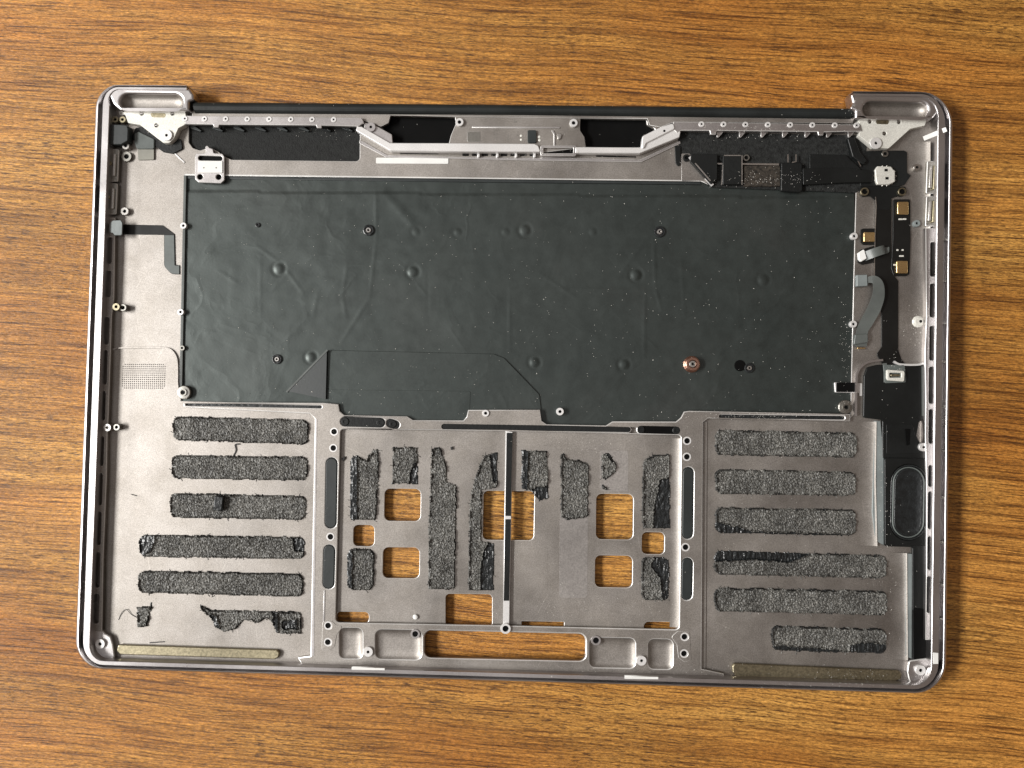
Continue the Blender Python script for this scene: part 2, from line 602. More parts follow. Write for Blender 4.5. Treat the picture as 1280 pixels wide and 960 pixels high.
# ---- floor plate: every through opening is a real hole
FLOOR = 3.0
KB = [(231, 218), (877, 226), (889, 232), (1070, 233), (1063, 522), (862, 518.5), (856, 534), (640, 533), (426, 529), (421, 509), (405, 506), (226, 501)]
HOLES = {
    'h1': rect(481, 610.7, 526, 651, 7, .012, -.02), 'h2': rect(442, 656, 468, 682.5, 6, .02, -.02),
    'h3': rect(479, 684, 524.5, 722.5, 7, .012, -.02), 'h4': rect(604.5, 613.4, 668, 674.7, 6, .012, -.02),
    'h5': rect(745.5, 617, 791.6, 674, 7, .016, -.01), 'h6': rect(802.5, 665, 830.5, 692.5, 6, .02, -.01),
    'h7': rect(744, 694, 790.5, 734, 7, .018, -.01), 'h8': rect(557, 742.3, 615, 783, 5, .012, 0),
    'h9': rect(421, 764.5, 461, 778, 5, .02, 0), 'h10': rect(805, 777, 846, 791, 6, .02, 0),
    'h11': rect(652, 776.5, 705, 784, 1, .018, 0), 'slot': rect(531, 788, 731.5, 821.5, 8, .022, 0),
}
fan_l = rnd([(487, 143.5), (568, 145.5), (570, 154), (563.6, 169), (560.5, 181), (490.5, 181), (490.5, 171), (475, 158), (485, 153.7)], 2)
fan_r = rnd([(726, 147), (807.6, 147.5), (808.7, 155.7), (821, 162), (803.6, 171), (802.6, 184), (732.5, 184), (730.5, 171), (725.4, 163), (724.4, 150.6)], 2)
foam_l = rnd([(236, 150), (450, 152), (449.5, 201.5), (290, 199.6), (283, 197), (272, 189), (262, 184), (250, 188), (241, 185), (236, 178)], [2, 2, 5, 3, 4, 4, 3, 3, 3, 3])
outl = []
for p, n, q in zip(PW, PN, PATH):
    o = p + n * (5.2 * q[2])
    # back to pixels at floor height
    d = CM.transposed() @ (Vector((o.x, o.y, FLOOR)) - CAM_LOC)
    outl.append((640 + F * d.x / -d.z, 480 - F * d.y / -d.z))
outl = [p for k, p in enumerate(outl) if k % 2 == 0 or k in (0, len(outl) - 1)]
outl = outl[:-1] + [(1063, 143), (243, 138)]
floor = plate('floor_plate', outl, 1.0, FLOOR, M['aluminium'], case, [KB] + list(HOLES.values()) + [fan_l, fan_r, foam_l], bev=0.22)

# ---- front rim marks, left/right inner rails with their long pockets
RAIL_L = [(121, 272), (120, 400), (113, 520), (110, 700), (108, 790), (127.5, 790), (129, 700), (133, 600), (134, 545), (135.5, 519), (138, 445), (139.5, 396), (142.5, 372), (143.5, 294), (144, 272)]
pl = [(137.2, 296, 330), (136, 338, 372), (133.6, 396, 431), (131.2, 437, 481), (128.8, 488, 526), (126.9, 545, 583), (125.2, 591, 632), (123.6, 639, 682), (122.2, 690, 735), (121, 742, 780)]
plate('side_rail', RAIL_L, 2.5, 5.2, M['aluminium'], case,
      [pill((x + .3, y0 + 3), (x - .8, y1 - 3), 2.9, 5) for x, y0, y1 in pl], bev=0.25)  # left rail's darker aluminium paints in the shade it lies in
RAIL_R = [(1157, 285), (1158, 396), (1156, 440), (1157, 500), (1156.5, 545), (1158, 600), (1158, 700), (1157, 800), (1176, 800), (1182, 600), (1184, 400), (1184, 285)]
prr = [(1165.6, 302, 346), (1165.2, 354, 397), (1164.6, 407, 451), (1164, 458, 505), (1163.8, 511, 555), (1163.4, 581, 609), (1163, 614, 662), (1162.4, 670, 713), (1161.6, 720, 767)]
plate('side_rail', RAIL_R, 2.5, 6.2, M['machined_aluminium'], case,
      [pill((x, y0 + 3), (x - .4, y1 - 3), 2.6, 5) for x, y0, y1 in prr], bev=0.25)
for y in (299, 351, 404, 452, 508, 564, 622, 678, 731, 774):   # small dark joints in the right groove
    plate('groove_rib', rect(1176.5 - (y - 300) * .012, y - 1.2, 1183.5 - (y - 300) * .012, y + 1.2), 6.0, 8.2, M['dull_steel'], case, bev=0.1)

# ---- corner bosses
for (x, y, pts) in ((125, 805, [(108, 786), (126, 786), (131, 792), (138, 796), (141, 806), (143, 820), (140, 830), (115, 828), (104, 812)]),
                    (1151, 838, [(1136, 826), (1150, 824), (1168, 822), (1176, 830), (1172, 850), (1158, 856), (1137, 853), (1134, 840)])):
    o = plate('corner_boss', rnd(pts, 4), 2.5, 5.0, M['machined_aluminium'], case, bev=0.4)
    standoff(x, y, 5.0, 0.9, 6.2, M['bright_aluminium'], o, hole=.35, name='screw_post')

# ---- trackpad frame, raised above the floor
FR = 4.7
frame_outer = [(405, 503.5), (423, 505), (424.5, 514), (430, 518.8), (508.7, 520.3), (516, 525), (579, 525.6), (583, 521), (585, 512.4), (675, 512), (677, 526), (683, 530.3),
               (757, 532.2), (765.5, 526.8), (845, 527), (851, 522), (855, 514.5), (862, 513.5), (1063, 517.5), (1063, 527), (885, 523), (879, 528), (877, 836), (905, 842), (905, 853), (380, 836), (372, 822),
               (388, 820), (393, 523), (387, 517), (229, 509), (229, 503)]
well = rnd([(425.5, 536.5), (632, 538.5), (851, 544), (848.5, 787), (735, 784.5), (632, 782), (419.5, 778)], [4, 0, 4, 5, 0, 0, 5])
ring = [(417.6, 539.6), (416.6, 560), (413, 671), (410, 782), (409.7, 802.7), (859, 551), (858.7, 571), (857, 684), (855.6, 796), (855, 817)]
pockets = [rect(424, 785, 453, 823, 7, .01, 0), rect(469, 787, 527, 823.5, 8, .02, 0), rect(737, 797, 794, 834, 7, .02, 0), rect(810.5, 799, 841, 836, 7, .02, 0)]
slot_up = rect(530, 787.5, 732.5, 822, 9, .022, 0)
trench = [rect(232, 503.6, 402, 507, 1.4, .02, 0), rect(899, 518.2, 1056, 522.6, 2, .012, 0)]
slots_top = [pill((431, 527), (475.5, 528.3), 6), pill((488, 529), (494, 531), 5.5), pill((555, 533.2), (785, 536.8), 4.6), pill((801, 537), (845.5, 538), 6)]
pads = [(pill((414.5, 579), (413.2, 653.5), 7.2)), pill((411.5, 688), (410.5, 729), 7.2), pill((860.4, 590.5), (859.4, 667), 6.8), pill((859.2, 704), (858.4, 743.5), 6.8)]
frame = plate('trackpad_frame', frame_outer, 3.02, FR, M['aluminium'], case,
              [well] + [circ(x, y, 3.4) for x, y in ring] + pockets + [slot_up] + trench + slots_top + pads, bev=0.36)
for p in pockets:                               # shallow scooped pockets
    cx = (min(q[0] for q in p) + max(q[0] for q in p)) / 2; cy = (min(q[1] for q in p) + max(q[1] for q in p)) / 2
    hw = max(abs(q[0] - cx) for q in p); hh = max(abs(q[1] - cy) for q in p)
    prof = [(-.7, 4.62), (.6, 4.3), (2.5, 3.75), (5.5, 3.38), (10, 3.25), (13, 3.22)]
    vs, fs = [], []
    for d, z in prof:
        for q in p:
            w = W(cx + (q[0] - cx) * (1 - d / hw), cy + (q[1] - cy) * (1 - d / hh), 4.0)
            vs.append((w.x, w.y, z))
    m = len(p)
    for i in range(len(prof) - 1):
        for k in range(m):
            fs.append((i * m + k, i * m + (k + 1) % m, (i + 1) * m + (k + 1) % m, (i + 1) * m + k))
    fs.append(tuple(range((len(prof) - 1) * m, len(prof) * m)))
    bo = mesh('scooped_pocket', vs, fs, M['aluminium'], frame, smooth=True)
    bb = bmesh.new(); bb.from_mesh(bo.data); bmesh.ops.recalc_face_normals(bb, faces=bb.faces)
    if sum(f.normal.z for f in bb.faces) < 0:
        bmesh.ops.reverse_faces(bb, faces=bb.faces)
    bb.to_mesh(bo.data); bb.free()
for x, y in ring:
    o = lathe('ring_insert', x, y, 3.9, [(1.75, 0.0), (1.75, .78), (1.65, .9), (1.18, .9), (1.12, .5)], M['bright_aluminium'], frame)
    k = lathe('bore', x, y, 4.2, [(1.13, 0), (1.13, .05)], M['black'], o)
    k.location = (0, 0, .55 * S)
for p in pads:
    cx = sum(q[0] for q in p) / len(p); cy = sum(q[1] for q in p) / len(p)
    plate('rubber_pad', [(cx + (q[0] - cx) * .97, cy + (q[1] - cy) * .985) for q in p], 3.2, 4.95, M['pad_rubber'], frame, bev=0.3)
for p, m in zip(slots_top, ('black_tape', 'black_tape', 'black_tape', 'black')):
    plate('gasket', p, 3.1, 4.35, M[m], frame, bev=0.15)
for x, y, r in ((431, 527, 5.2), (475.5, 528.3, 5.2), (491, 530, 4.6), (801, 537, 5), (845.5, 538, 4.8)):
    lathe('gasket_stud', x, y, 4.2, [(r * .326, 0), (r * .326, .35), (r * .28, .5), (r * .14, .5), (r * .12, .3)], M['black_tape'], frame)
for p in trench:
    plate('seal_strip', p, 3.1, 3.9, M['film_black'], frame, bev=0.05)
# front edge bar behind the frame
for x, y, r in ((460, 815, 6.2), (802, 826, 6.2)):
    standoff(x, y, 4.4, 1.2, r, M['bright_aluminium'], frame, hole=.3, name='screw_post')
for x, y, r in ((519, 792.6, 6), (745, 800.7, 6.2)):
    standoff(x, y, 4.4, 0.7, r, M['machined_aluminium'], frame, hole=.62)
standoff(632, 786, 4.3, 1.2, 6.5, M['bright_aluminium'], frame, hole=.6)
standoff(607, 516.5, 4.5, .8, 4.4, M['bright_aluminium'], frame, hole=.45)

for p in ([(403, 777), (414, 775.5), (421, 782), (429, 782.5), (421, 793), (418, 808), (412, 813), (402, 813)], [(847, 789), (862, 790), (864, 824), (856, 828), (848, 822), (846, 806), (839, 796)]):
    plate('corner_tab', rnd(p, 3), 4.6, 4.86, M['aluminium'], frame, [circ(x, y, 5.2) for x, y in ring if inside_box(x, y, p)], bev=0.1)
plate('frame_ridge', [(404.5, 738), (406.5, 738), (405.5, 777), (403.5, 777)], 4.6, 4.9, M['machined_aluminium'], frame, bev=0.1)

# centre divider of the trackpad well
dv = plate('divider', [(631.8, 539), (641, 539.5), (636.8, 783), (628.6, 783)], 3.0, 4.4, M['bright_aluminium'], case, bev=0.25)
plate('divider_tape', [(633.4, 541), (640.8, 541), (638.6, 645), (631.6, 645)], 4.3, 4.52, M['black_tape'], dv, bev=0.05)
plate('divider_tape', [(631.5, 649), (638.5, 649), (636.4, 751), (629.6, 751)], 4.3, 4.52, M['black_tape'], dv, bev=0.05)

# soft fillets where the floor climbs to a wall
def fillet(foot, head, z0, z1, parent):
    vs, fs = [], []
    for (ax, ay), (bx, by) in zip(foot, head):
        for k in range(8):
            t = k / 7
            q = W(ax + (bx - ax) * t, ay + (by - ay) * t, z0)
            vs.append((q.x, q.y, z0 + .006 + (z1 - z0) * (1 - math.sqrt(max(0, 1 - t * t * .98)))))
    for i in range(len(foot) - 1):
        for k in range(7):
            a = i * 8 + k
            fs.append((a, a + 8, a + 9, a + 1))
    o = mesh('fillet', vs, fs, M['aluminium'], parent, smooth=True)
    bb = bmesh.new(); bb.from_mesh(o.data); bmesh.ops.recalc_face_normals(bb, faces=bb.faces)
    if sum(f.normal.z for f in bb.faces) < 0:
        bmesh.ops.reverse_faces(bb, faces=bb.faces)
    bb.to_mesh(o.data); bb.free()


fillet([(839.5, 548), (837, 784)], [(852.5, 548), (850, 784)], 3.0, 4.9, frame)
fillet([(1072, 527), (1072, 600), (1073, 682)], [(1094, 527), (1093, 600), (1095, 682)], 3.0, 4.4, case)
fillet([(1112, 691), (1114, 824)], [(1132, 691), (1133, 824)], 3.0, 4.4, case)
fillet([(1143, 178), (1139, 300), (1136, 452)], [(1160, 178), (1160, 300), (1159, 452)], 3.0, 5.2, case)

# palm rest edge lines
plate('rest_step', rnd([(879, 528), (884, 527), (882, 836), (876, 836)], 1), 3.02, 3.55, M['aluminium'], case, bev=0.25)
plate('cup_edge', rnd([(393.5, 523), (397, 523), (393, 820), (388.5, 820)], 1), 3.02, 4.78, M['machined_aluminium'], frame, bev=0.3)

# ---- keyboard backing film: a real sheet with domes, creases and edges of tape under it
DOMES = [(348.5, 336, 8, .55), (516, 340, 8, .55), (656, 288, 8, .5), (795, 344, 8, .55), (954, 350, 8, .4), (668, 453, 7.5, .5), (780, 455.6, 7.5, .5), (388.5, 446.6, 7.5, .5),
         (520, 290, 6, .22), (572, 290, 6, .25), (741, 290, 6, .2), (632, 290, 6, .2)]
CREASE = [((320, 307), (352, 330), 3, .16), ((352, 330), (380, 368), 3, .16), ((470, 238), (470, 300), 2.2, .22), ((470, 300), (462, 372), 2.2, .2), ((462, 372), (425, 430), 3, .2),
          ((434, 330), (428, 370), 3, .16), ((428, 370), (433, 400), 3, .14), ((675, 342), (724, 375), 3, .16), ((817, 300), (819, 360), 2.4, .22), ((806, 360), (805, 450), 2.6, .18), ((819, 360), (827, 390), 2.4, .2),
          ((851, 320), (856, 400), 2.4, .12), ((272, 338), (300, 356), 3, .12), ((398, 362), (390, 400), 4, .12), ((480, 240), (520, 285), 9, .35), ((535, 340), (535, 398), 2, -.12), ((810, 295), (770, 350), 4, .16),
          ((1000, 320), (988, 345), 4, .14), ((325, 318), (326, 400), 3, .1), ((637, 362), (637, 440), 2.5, .16), ((637, 362), (806, 362), 2.5, .14), ((520, 316), (640, 316), 3, .08)]
STEP = 2.0
x0, x1, y0, y1 = 225, 1075, 212, 534
nx, ny = int((x1 - x0) / STEP), int((y1 - y0) / STEP)
vs, fs = [], []
ZK = 2.45


def film_h(px, py):
    h = 0.20 * noise.fractal(Vector((px * .011, py * .016, 3.0)), 1.0, 2.0, 3) + 0.05 * noise.noise(Vector((px * .07, py * .07, 9)))
    for cx, cy, r, a in DOMES:
        d = math.hypot(px - cx, py - cy)
        r = r * .85
        if d < r * 1.8:
            q = d / r
            h += .62 * a * (math.exp(-(q * 1.3) ** 4)) - a * .30 * math.exp(-((q - 1.15) * 4) ** 2)
    for (ax, ay), (bx, by), w, a in CREASE:
        if min(ax, bx) - 12 < px < max(ax, bx) + 12 and min(ay, by) - 12 < py < max(ay, by) + 12:
            L2 = (bx - ax) ** 2 + (by - ay) ** 2
            t = max(0, min(1, ((px - ax) * (bx - ax) + (py - ay) * (by - ay)) / L2))
            d = math.hypot(px - ax - t * (bx - ax), py - ay - t * (by - ay))
            if d < w * 2.2:
                h += .5 * a * math.exp(-(d / w * 1.6) ** 2) * math.sin(math.pi * min(1, max(0.05, t))) ** .4
    if py < 239 + (px - 225) * .010:            # taped band along the top
        h -= 0.22
    return h


for j in range(ny + 1):
    for i in range(nx + 1):
        px, py = x0 + i * STEP, y0 + j * STEP
        # real left edge leans a little
        lx = 231.5 - (py - 218) * .020
        rx = 1068 - (py - 233) * .008
        px = lx + (px - x0) / (x1 - x0) * (rx - lx)
        q = W(px, py, ZK)
        vs.append((q.x, q.y, ZK + film_h(px, py)))
for j in range(ny):
    for i in range(nx):
        a = j * (nx + 1) + i
        fs.append((a, a + nx + 1, a + nx + 2, a + 1))
film = mesh('keyboard_backing_film', vs, fs, M['keyboard_film'], case, smooth=True)
film['label'] = 'smudged dark green black film over the keyboard back'
plate('film_edge', [(229.5, 219), (233, 219), (227.5, 497), (223.5, 497)], 2.6, 3.25, M['flex_grey'], film, bev=0.2)
plate('film_edge', [(230, 219.5), (876, 227.4), (876, 231), (230, 223)], 2.2, 2.75, M['pad_rubber'], film, bev=0.15)

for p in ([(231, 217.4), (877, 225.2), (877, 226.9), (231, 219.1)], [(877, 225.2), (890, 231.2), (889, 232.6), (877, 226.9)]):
    plate('deck_edge_highlight', p, 2.9, 3.1, M['chamfer_highlight'], case, bev=0.05)  # thin bright strip painting a highlight along the step

# film patches: the overlaid tape with its folded corner
tape = plate('overlay_tape', rnd([(409, 437.7), (617, 442.4), (630, 447.5), (674, 493), (676.5, 513), (586, 515), (580, 528), (514, 528), (500, 523), (424, 520), (411, 500)], [1, 3, 5, 6, 1, 1, 2, 2, 2, 2, 1]),
             2.5, 3.0, M['keyboard_film'], case, bev=0.12)
tape['label'] = 'smooth charcoal tape patch over the film'
plate('tape_layer', rnd([(411, 487), (588, 489), (587, 514), (580, 527), (514, 527), (500, 522), (424, 519)], 2), 2.9, 3.12, M['keyboard_film'], tape, bev=0.06)
a, b_, c_ = W(360, 489, 2.8), W(408.5, 437.5, 4.2), W(407, 499, 3.9)
mesh('folded_corner', [tuple(a), tuple(b_), tuple(c_), (a.x, a.y, 2.5), (b_.x, b_.y, 2.5), (c_.x, c_.y, 2.5)], [(0, 2, 1), (0, 1, 4, 3), (1, 2, 5, 4), (2, 0, 3, 5)], M['pad_rubber'], tape)
strip('fold_ridge', [(358, 490, 2.95), (384, 463, 3.7), (409, 437.5, 4.35)], 2.2, M['flex_grey'], tape)

# screws and posts over the film
for x, y, r in ((460.5, 287.6, 5.6), (824.6, 289.5, 5.6), (346, 449, 5), (937, 460, 5)):
    o = lathe('screw_well', x, y, 2.5, [(r * .326 * 1.25, 0), (r * .326 * 1.25, .5), (r * .326 * 1.1, .6), (r * .30, .6), (r * .28, .2)], M['film_black'], case)
    screw(x, y, 2.55, r * .62, M['steel'], o, h=.7).location = (0, 0, .1 * S)
lathe('pin_hole', 322, 281, 2.5, [(1.0, 0), (1.0, .4), (.8, .5), (.5, .5), (.45, .1)], M['film_black'], case)
lathe('black_dot', 925, 457, 2.4, [(2.3, 0), (2.3, .35), (2.1, .42), (1.0, .42)], M['black'], case)
o = lathe('copper_standoff', 866, 455, 2.3, [(3.4, 0), (3.4, .6), (3.0, .9), (3.0, 2.4), (2.6, 2.7), (1.7, 2.7), (1.5, 2.2)], M['copper'], case)
screw(866, 455, 4.3, 4.4, M['steel'], o, h=.7).location = (0, 0, 2.1 * S)
standoff(700, 514.5, 2.4, 2.2, 4.8, M['bright_aluminium'], case, hole=.42)
for x, y in ((229, 282), (225.5, 390)):
    standoff(x, y, 2.6, 1.6, 4.2, M['bright_aluminium'], case, hole=.42)
for x, y in ((1068, 295), (1067, 405)):
    standoff(x, y, 2.6, 1.6, 4.4, M['bright_aluminium'], case, hole=.42)
standoff(227.5, 435, 2.6, 1.1, 3.4, M['dull_steel'], case, hole=.5)
for x, y in ((228.5, 490.5), (1058, 509)):
    o = lathe('large_screw', x, y, 2.5, [(2.9, 0), (2.9, 1.6), (2.6, 1.9), (1.5, 2.0), (1.5, 2.5), (1.0, 2.5), (.8, 2.0)], M['dull_steel'], case)
    k = lathe('drive_recess', x, y, 2.5, [(.75, 0), (.75, .05)], M['black'], o, n=6)
    k.location = (0, 0, 2.15 * S)

# ------------------------------------------------------------------ torn battery adhesive
def inside(p, poly):
    x, y = p
    c = False
    j = len(poly) - 1
    for i in range(len(poly)):
        xi, yi = poly[i]; xj, yj = poly[j]
        if (yi > y) != (yj > y) and x < (xj - xi) * (y - yi) / (yj - yi) + xi:
            c = not c
        j = i
    return c


def adhesive(poly, seed, z=FLOOR, h=0.75, film=0.0, step=1.15, rag=0.95, name='adhesive_strip', films=(), label=None):
    """stringy torn adhesive: a fine rough sheet with a ragged outline; films = pixel polygons where the smooth black carrier shows"""
    xs = [p[0] for p in poly]; ys = [p[1] for p in poly]
    ax, bx, ay, by = min(xs) - 3, max(xs) + 3, min(ys) - 3, max(ys) + 3
    nx, ny = int((bx - ax) / step) + 1, int((by - ay) / step) + 1
    rg = random.Random(seed)
    keep = {}
    for j in range(ny):
        for i in range(nx):
            cx, cy = ax + (i + .5) * step, ay + (j + .5) * step
            nv = Vector((cx * .16, cy * .16, seed * 3.7))
            dx = rag * (noise.noise(nv) + .7 * noise.noise(nv * 3.1))
            dy = rag * (noise.noise(nv + Vector((31, 7, 0))) + .7 * noise.noise(nv * 2.9 + Vector((5, 9, 1))))
            if inside((cx + dx, cy + dy), poly):
                keep[(i, j)] = 1 if any(inside((cx + dx * 1.5, cy + dy * 1.5), f) for f in films) else 0
    # torn edges: carrier film shows in places, edge shade painted black with it
    for (i, j) in list(keep):
        ring_ = [(i + a, j + b) for a in (-1, 0, 1) for b in (-1, 0, 1) if (a or b)]
        if any(q not in keep for q in ring_) and noise.noise(Vector((i * .14, j * .14, seed * 1.9))) > -.05:
            keep[(i, j)] = 1
    vid, vs, fs, mi = {}, [], [], []

    def vert(i, j):
        if (i, j) in vid:
            return vid[(i, j)]
        nb = [(i - 1, j - 1), (i, j - 1), (i - 1, j), (i, j)]
        cnt = sum(1 for q in nb if q in keep)
        fl = any(keep.get(q) for q in nb)
        px, py = ax + i * step + rg.uniform(-.3, .3), ay + j * step + rg.uniform(-.3, .3)
        lo = noise.fractal(Vector((px * .09, py * .09, seed)), 1.0, 2.0, 3)
        if fl:
            zz = z + .12 + .25 * max(0, lo) + .5 * abs(noise.noise(Vector((px * .25, py * .07, seed + 5)))) + rg.uniform(0, .09)
        else:
            lp = noise.noise(Vector((px * .35 + 3 * lo, py * .5, seed + 2)))
            zz = z + h * (.6 + .35 * lo + .28 * lp) + rg.uniform(-.19, .19)
        if fl and any(keep.get(q) == 0 for q in nb):
            zz = z + h * rg.uniform(1.0, 1.9)
        if cnt < 4:
            zz = z + rg.uniform(0.0, .25) if not fl else z + .04
        q = W(px, py, z + .2)
        vid[(i, j)] = len(vs)
        vs.append((q.x, q.y, max(zz, z + .02)))
        return vid[(i, j)]
    for (i, j), f in keep.items():
        fs.append((vert(i, j), vert(i, j + 1), vert(i + 1, j + 1), vert(i + 1, j)))
        mi.append(f)
    # skirt so the sheet is closed down to the metal
    o = mesh(name, vs, fs, M['adhesive'], case)
    o.data.materials.append(M['film_black'])
    o.data.polygons.foreach_set('material_index', mi)
    # stray threads along the outline
    bm = bmesh.new(); bm.from_mesh(o.data)
    ed = [e for e in bm.edges if e.is_boundary]
    r = bmesh.ops.extrude_edge_only(bm, edges=ed)
    for v in [g for g in r['geom'] if isinstance(g, bmesh.types.BMVert)]:
        v.co.z = (z - .02) * S
    n = 0
    for e in rg.sample(ed, min(len(ed), max(4, len(ed) // 14))):
        p = (e.verts[0].co + e.verts[1].co) / 2
        a = rg.uniform(0, 2 * math.pi); L = rg.uniform(.5, 1.6) * S
        d = Vector((math.cos(a), math.sin(a), 0)) * L
        s = Vector((-d.y, d.x, 0)).normalized() * .09 * S
        zc = Vector((0, 0, (z + .12) * S - p.z))
        v = [bm.verts.new(p + s), bm.verts.new(p - s), bm.verts.new(p + d * .6 + zc + s * .8 + Vector((s.x, s.y, .2 * S))), bm.verts.new(p + d + zc)]
        bm.faces.new((v[0], v[1], v[2])); bm.faces.new((v[1], v[3], v[2]))
    bm.to_mesh(o.data); bm.free()
    if label:
        o['label'] = label
    return o


def q4(a, b, c, d, r=8):
    return rnd([a, b, c, d], r)


E_ = FLOOR
adhesive(q4((216, 520), (386, 524.5), (385.5, 556), (216, 550)), 1)
adhesive(q4((214, 568.5), (385, 571), (384, 601), (214.5, 598)), 2)
adhesive(q4((212, 616), (383, 620), (382, 650), (213, 647)), 3)
adhesive(q4((174, 668), (381, 671), (380, 699), (174, 696)), 4, films=[[(174, 668), (196, 668), (190, 688), (176, 696)], [(366, 672), (381, 671), (381, 690), (368, 688)]])
adhesive(q4((173, 713), (379, 717), (379, 746), (173, 741)), 5)
adhesive(rnd([(171, 759), (187, 757.5), (189, 752), (190, 757), (184, 783), (171.5, 784)], 1.5), 6, label='small leftover scrap of adhesive')
adhesive(rnd([(248, 755), (264, 762), (300, 763), (376, 764.5), (377, 792), (346, 792), (341, 779), (333, 772), (322, 779), (313, 776), (305, 775), (295, 786), (280, 790), (270, 785), (264, 774), (252, 762)], 1.5), 7,
         films=[[(340, 764), (347, 764), (349, 792), (344, 792)], [(352, 776), (372, 774), (372, 786), (354, 786)], [(262, 766), (272, 770), (276, 788), (268, 786)]], label='ragged half torn adhesive strip with a pointed edge')
adhesive(q4((894, 537), (1071, 541), (1071, 572), (894, 569)), 11)
adhesive(q4((894, 586), (1070, 590), (1070, 620), (894, 617.5)), 12)
adhesive(q4((894, 634), (1070, 637), (1070, 670), (894, 666)), 13, films=[[(894, 652), (940, 664), (1070, 668), (1070, 674), (894, 670)]])
adhesive(q4((893, 688), (1108, 694), (1108, 723), (893, 718)), 14, films=[[(893, 686), (1012, 692), (985, 703), (940, 699), (893, 702)]])
adhesive(q4((893, 734), (1109, 739), (1109, 769), (893, 764)), 15)
adhesive(q4((963, 782), (1108, 786), (1108, 817), (966, 813)), 16, films=[[(1062, 806), (1085, 802), (1108, 806), (1108, 820), (1062, 820)], [(966, 806), (1050, 812), (1050, 820), (966, 816)]])
adhesive([(438, 574), (441, 570), (447, 570), (457, 575), (467, 562), (473.5, 562), (472, 620), (470, 650), (440, 650), (437, 645)], 21, films=[[(436, 566), (447, 566), (446, 652), (436, 652)]])
adhesive([(491, 559), (522, 559), (523, 605), (490, 605)], 22, films=[[(513, 590), (518, 578), (524, 580), (524, 606), (511, 606)]])
adhesive([(539, 561), (550, 559), (558, 580), (559, 603), (571, 606), (570, 660), (568.5, 735), (563, 737), (535, 736), (536, 650), (538, 600)], 23)
adhesive([(621.7, 565), (605, 570), (597, 587), (589, 614), (586, 642), (586, 690), (585, 738), (617, 738), (618, 690), (617.5, 679), (602, 676), (602, 613), (622, 609)], 24,
         films=[[(604, 690), (610, 678), (620, 678), (620, 740), (601, 740), (600, 715)], [(612, 566), (624, 563), (624, 600), (616, 604)]])
adhesive([(652.5, 563), (684, 563), (686, 622), (675, 626), (665, 614), (651.5, 611)], 25, films=[[(650, 560), (660, 560), (659, 613), (650, 613)], [(663, 610), (690, 606), (690, 630), (674, 630)]])
adhesive([(701, 568), (705, 567), (709.5, 575), (723.6, 575), (736, 580), (735, 646), (711, 650), (701, 647)], 26)
adhesive([(752, 568), (761, 566), (771, 581), (769, 591), (758, 599.5), (752, 597.5)], 27, films=[[(756, 566), (763, 566), (772, 580), (764, 578)]], label='small torn scrap of adhesive above an opening')
adhesive([(752, 605.5), (760, 611), (758, 613), (752.5, 612)], 28, label='tiny black scrap of adhesive')
adhesive([(804, 576), (815, 569), (837, 568), (838, 660.5), (804, 660.5), (802, 640)], 29, films=[[(824, 600), (838, 596), (840, 662), (815, 662), (818, 630)]])
adhesive(q4((434.5, 685.5), (468, 686), (467, 738), (433, 737)), 30, films=[[(432, 684), (441, 684), (440, 738), (431, 738)]])
adhesive(q4((802, 695.5), (837, 697), (836, 751), (801, 750)), 31, films=[[(820, 694), (840, 694), (840, 753), (829, 753), (824, 722), (812, 706)]])
# bare etched beds where the adhesive was pulled off
for i, p in enumerate((rect(700, 640, 735, 747, 4, .01, -.01), rect(750, 563, 785, 614, 3, .01, 0))):
    plate('etched_bed', p, 3.0, 3.03, M['etched_aluminium'], case, bev=0.01)

plate('bare_bed', rect(643, 684, 684.5, 746, 4, .01, -.008), 3.0, 3.04, M['aluminium'], case, bev=0.015)

# ------------------------------------------------------------------ rear edge: clutch cover, deck, vent rails
vs, fs = [], []
n = 10
ends = [((243, 127.5), (243, 141)), ((640, 131), (640, 143)), ((1064, 135.5), (1064, 148))]
for (t, b) in ends:
    p, q = W(t[0], t[1], 5.0), W(b[0], b[1], 6.0)
    for k in range(n + 1):
        a = math.pi * k / n
        f = .5 - .5 * math.cos(a)
        vs.append((p.x + (q.x - p.x) * f, p.y + (q.y - p.y) * f, 3.6 + 3.2 * math.sin(a) ** .6))
    vs.append((q.x, q.y, 1)); vs.append((p.x, p.y, 1))
m_ = n + 3
for s in range(2):
    for k in range(m_):
        fs.append((s * m_ + k, s * m_ + (k + 1) % m_, (s + 1) * m_ + (k + 1) % m_, (s + 1) * m_ + k))
fs.append(tuple(reversed(range(m_)))); fs.append(tuple(range(2 * m_, 3 * m_)))
clutch = mesh('hinge_clutch_cover', vs, fs, M['clutch_black'], case)
bmx = bmesh.new(); bmx.from_mesh(clutch.data); bmesh.ops.recalc_face_normals(bmx, faces=bmx.faces); bmx.to_mesh(clutch.data); bmx.free()

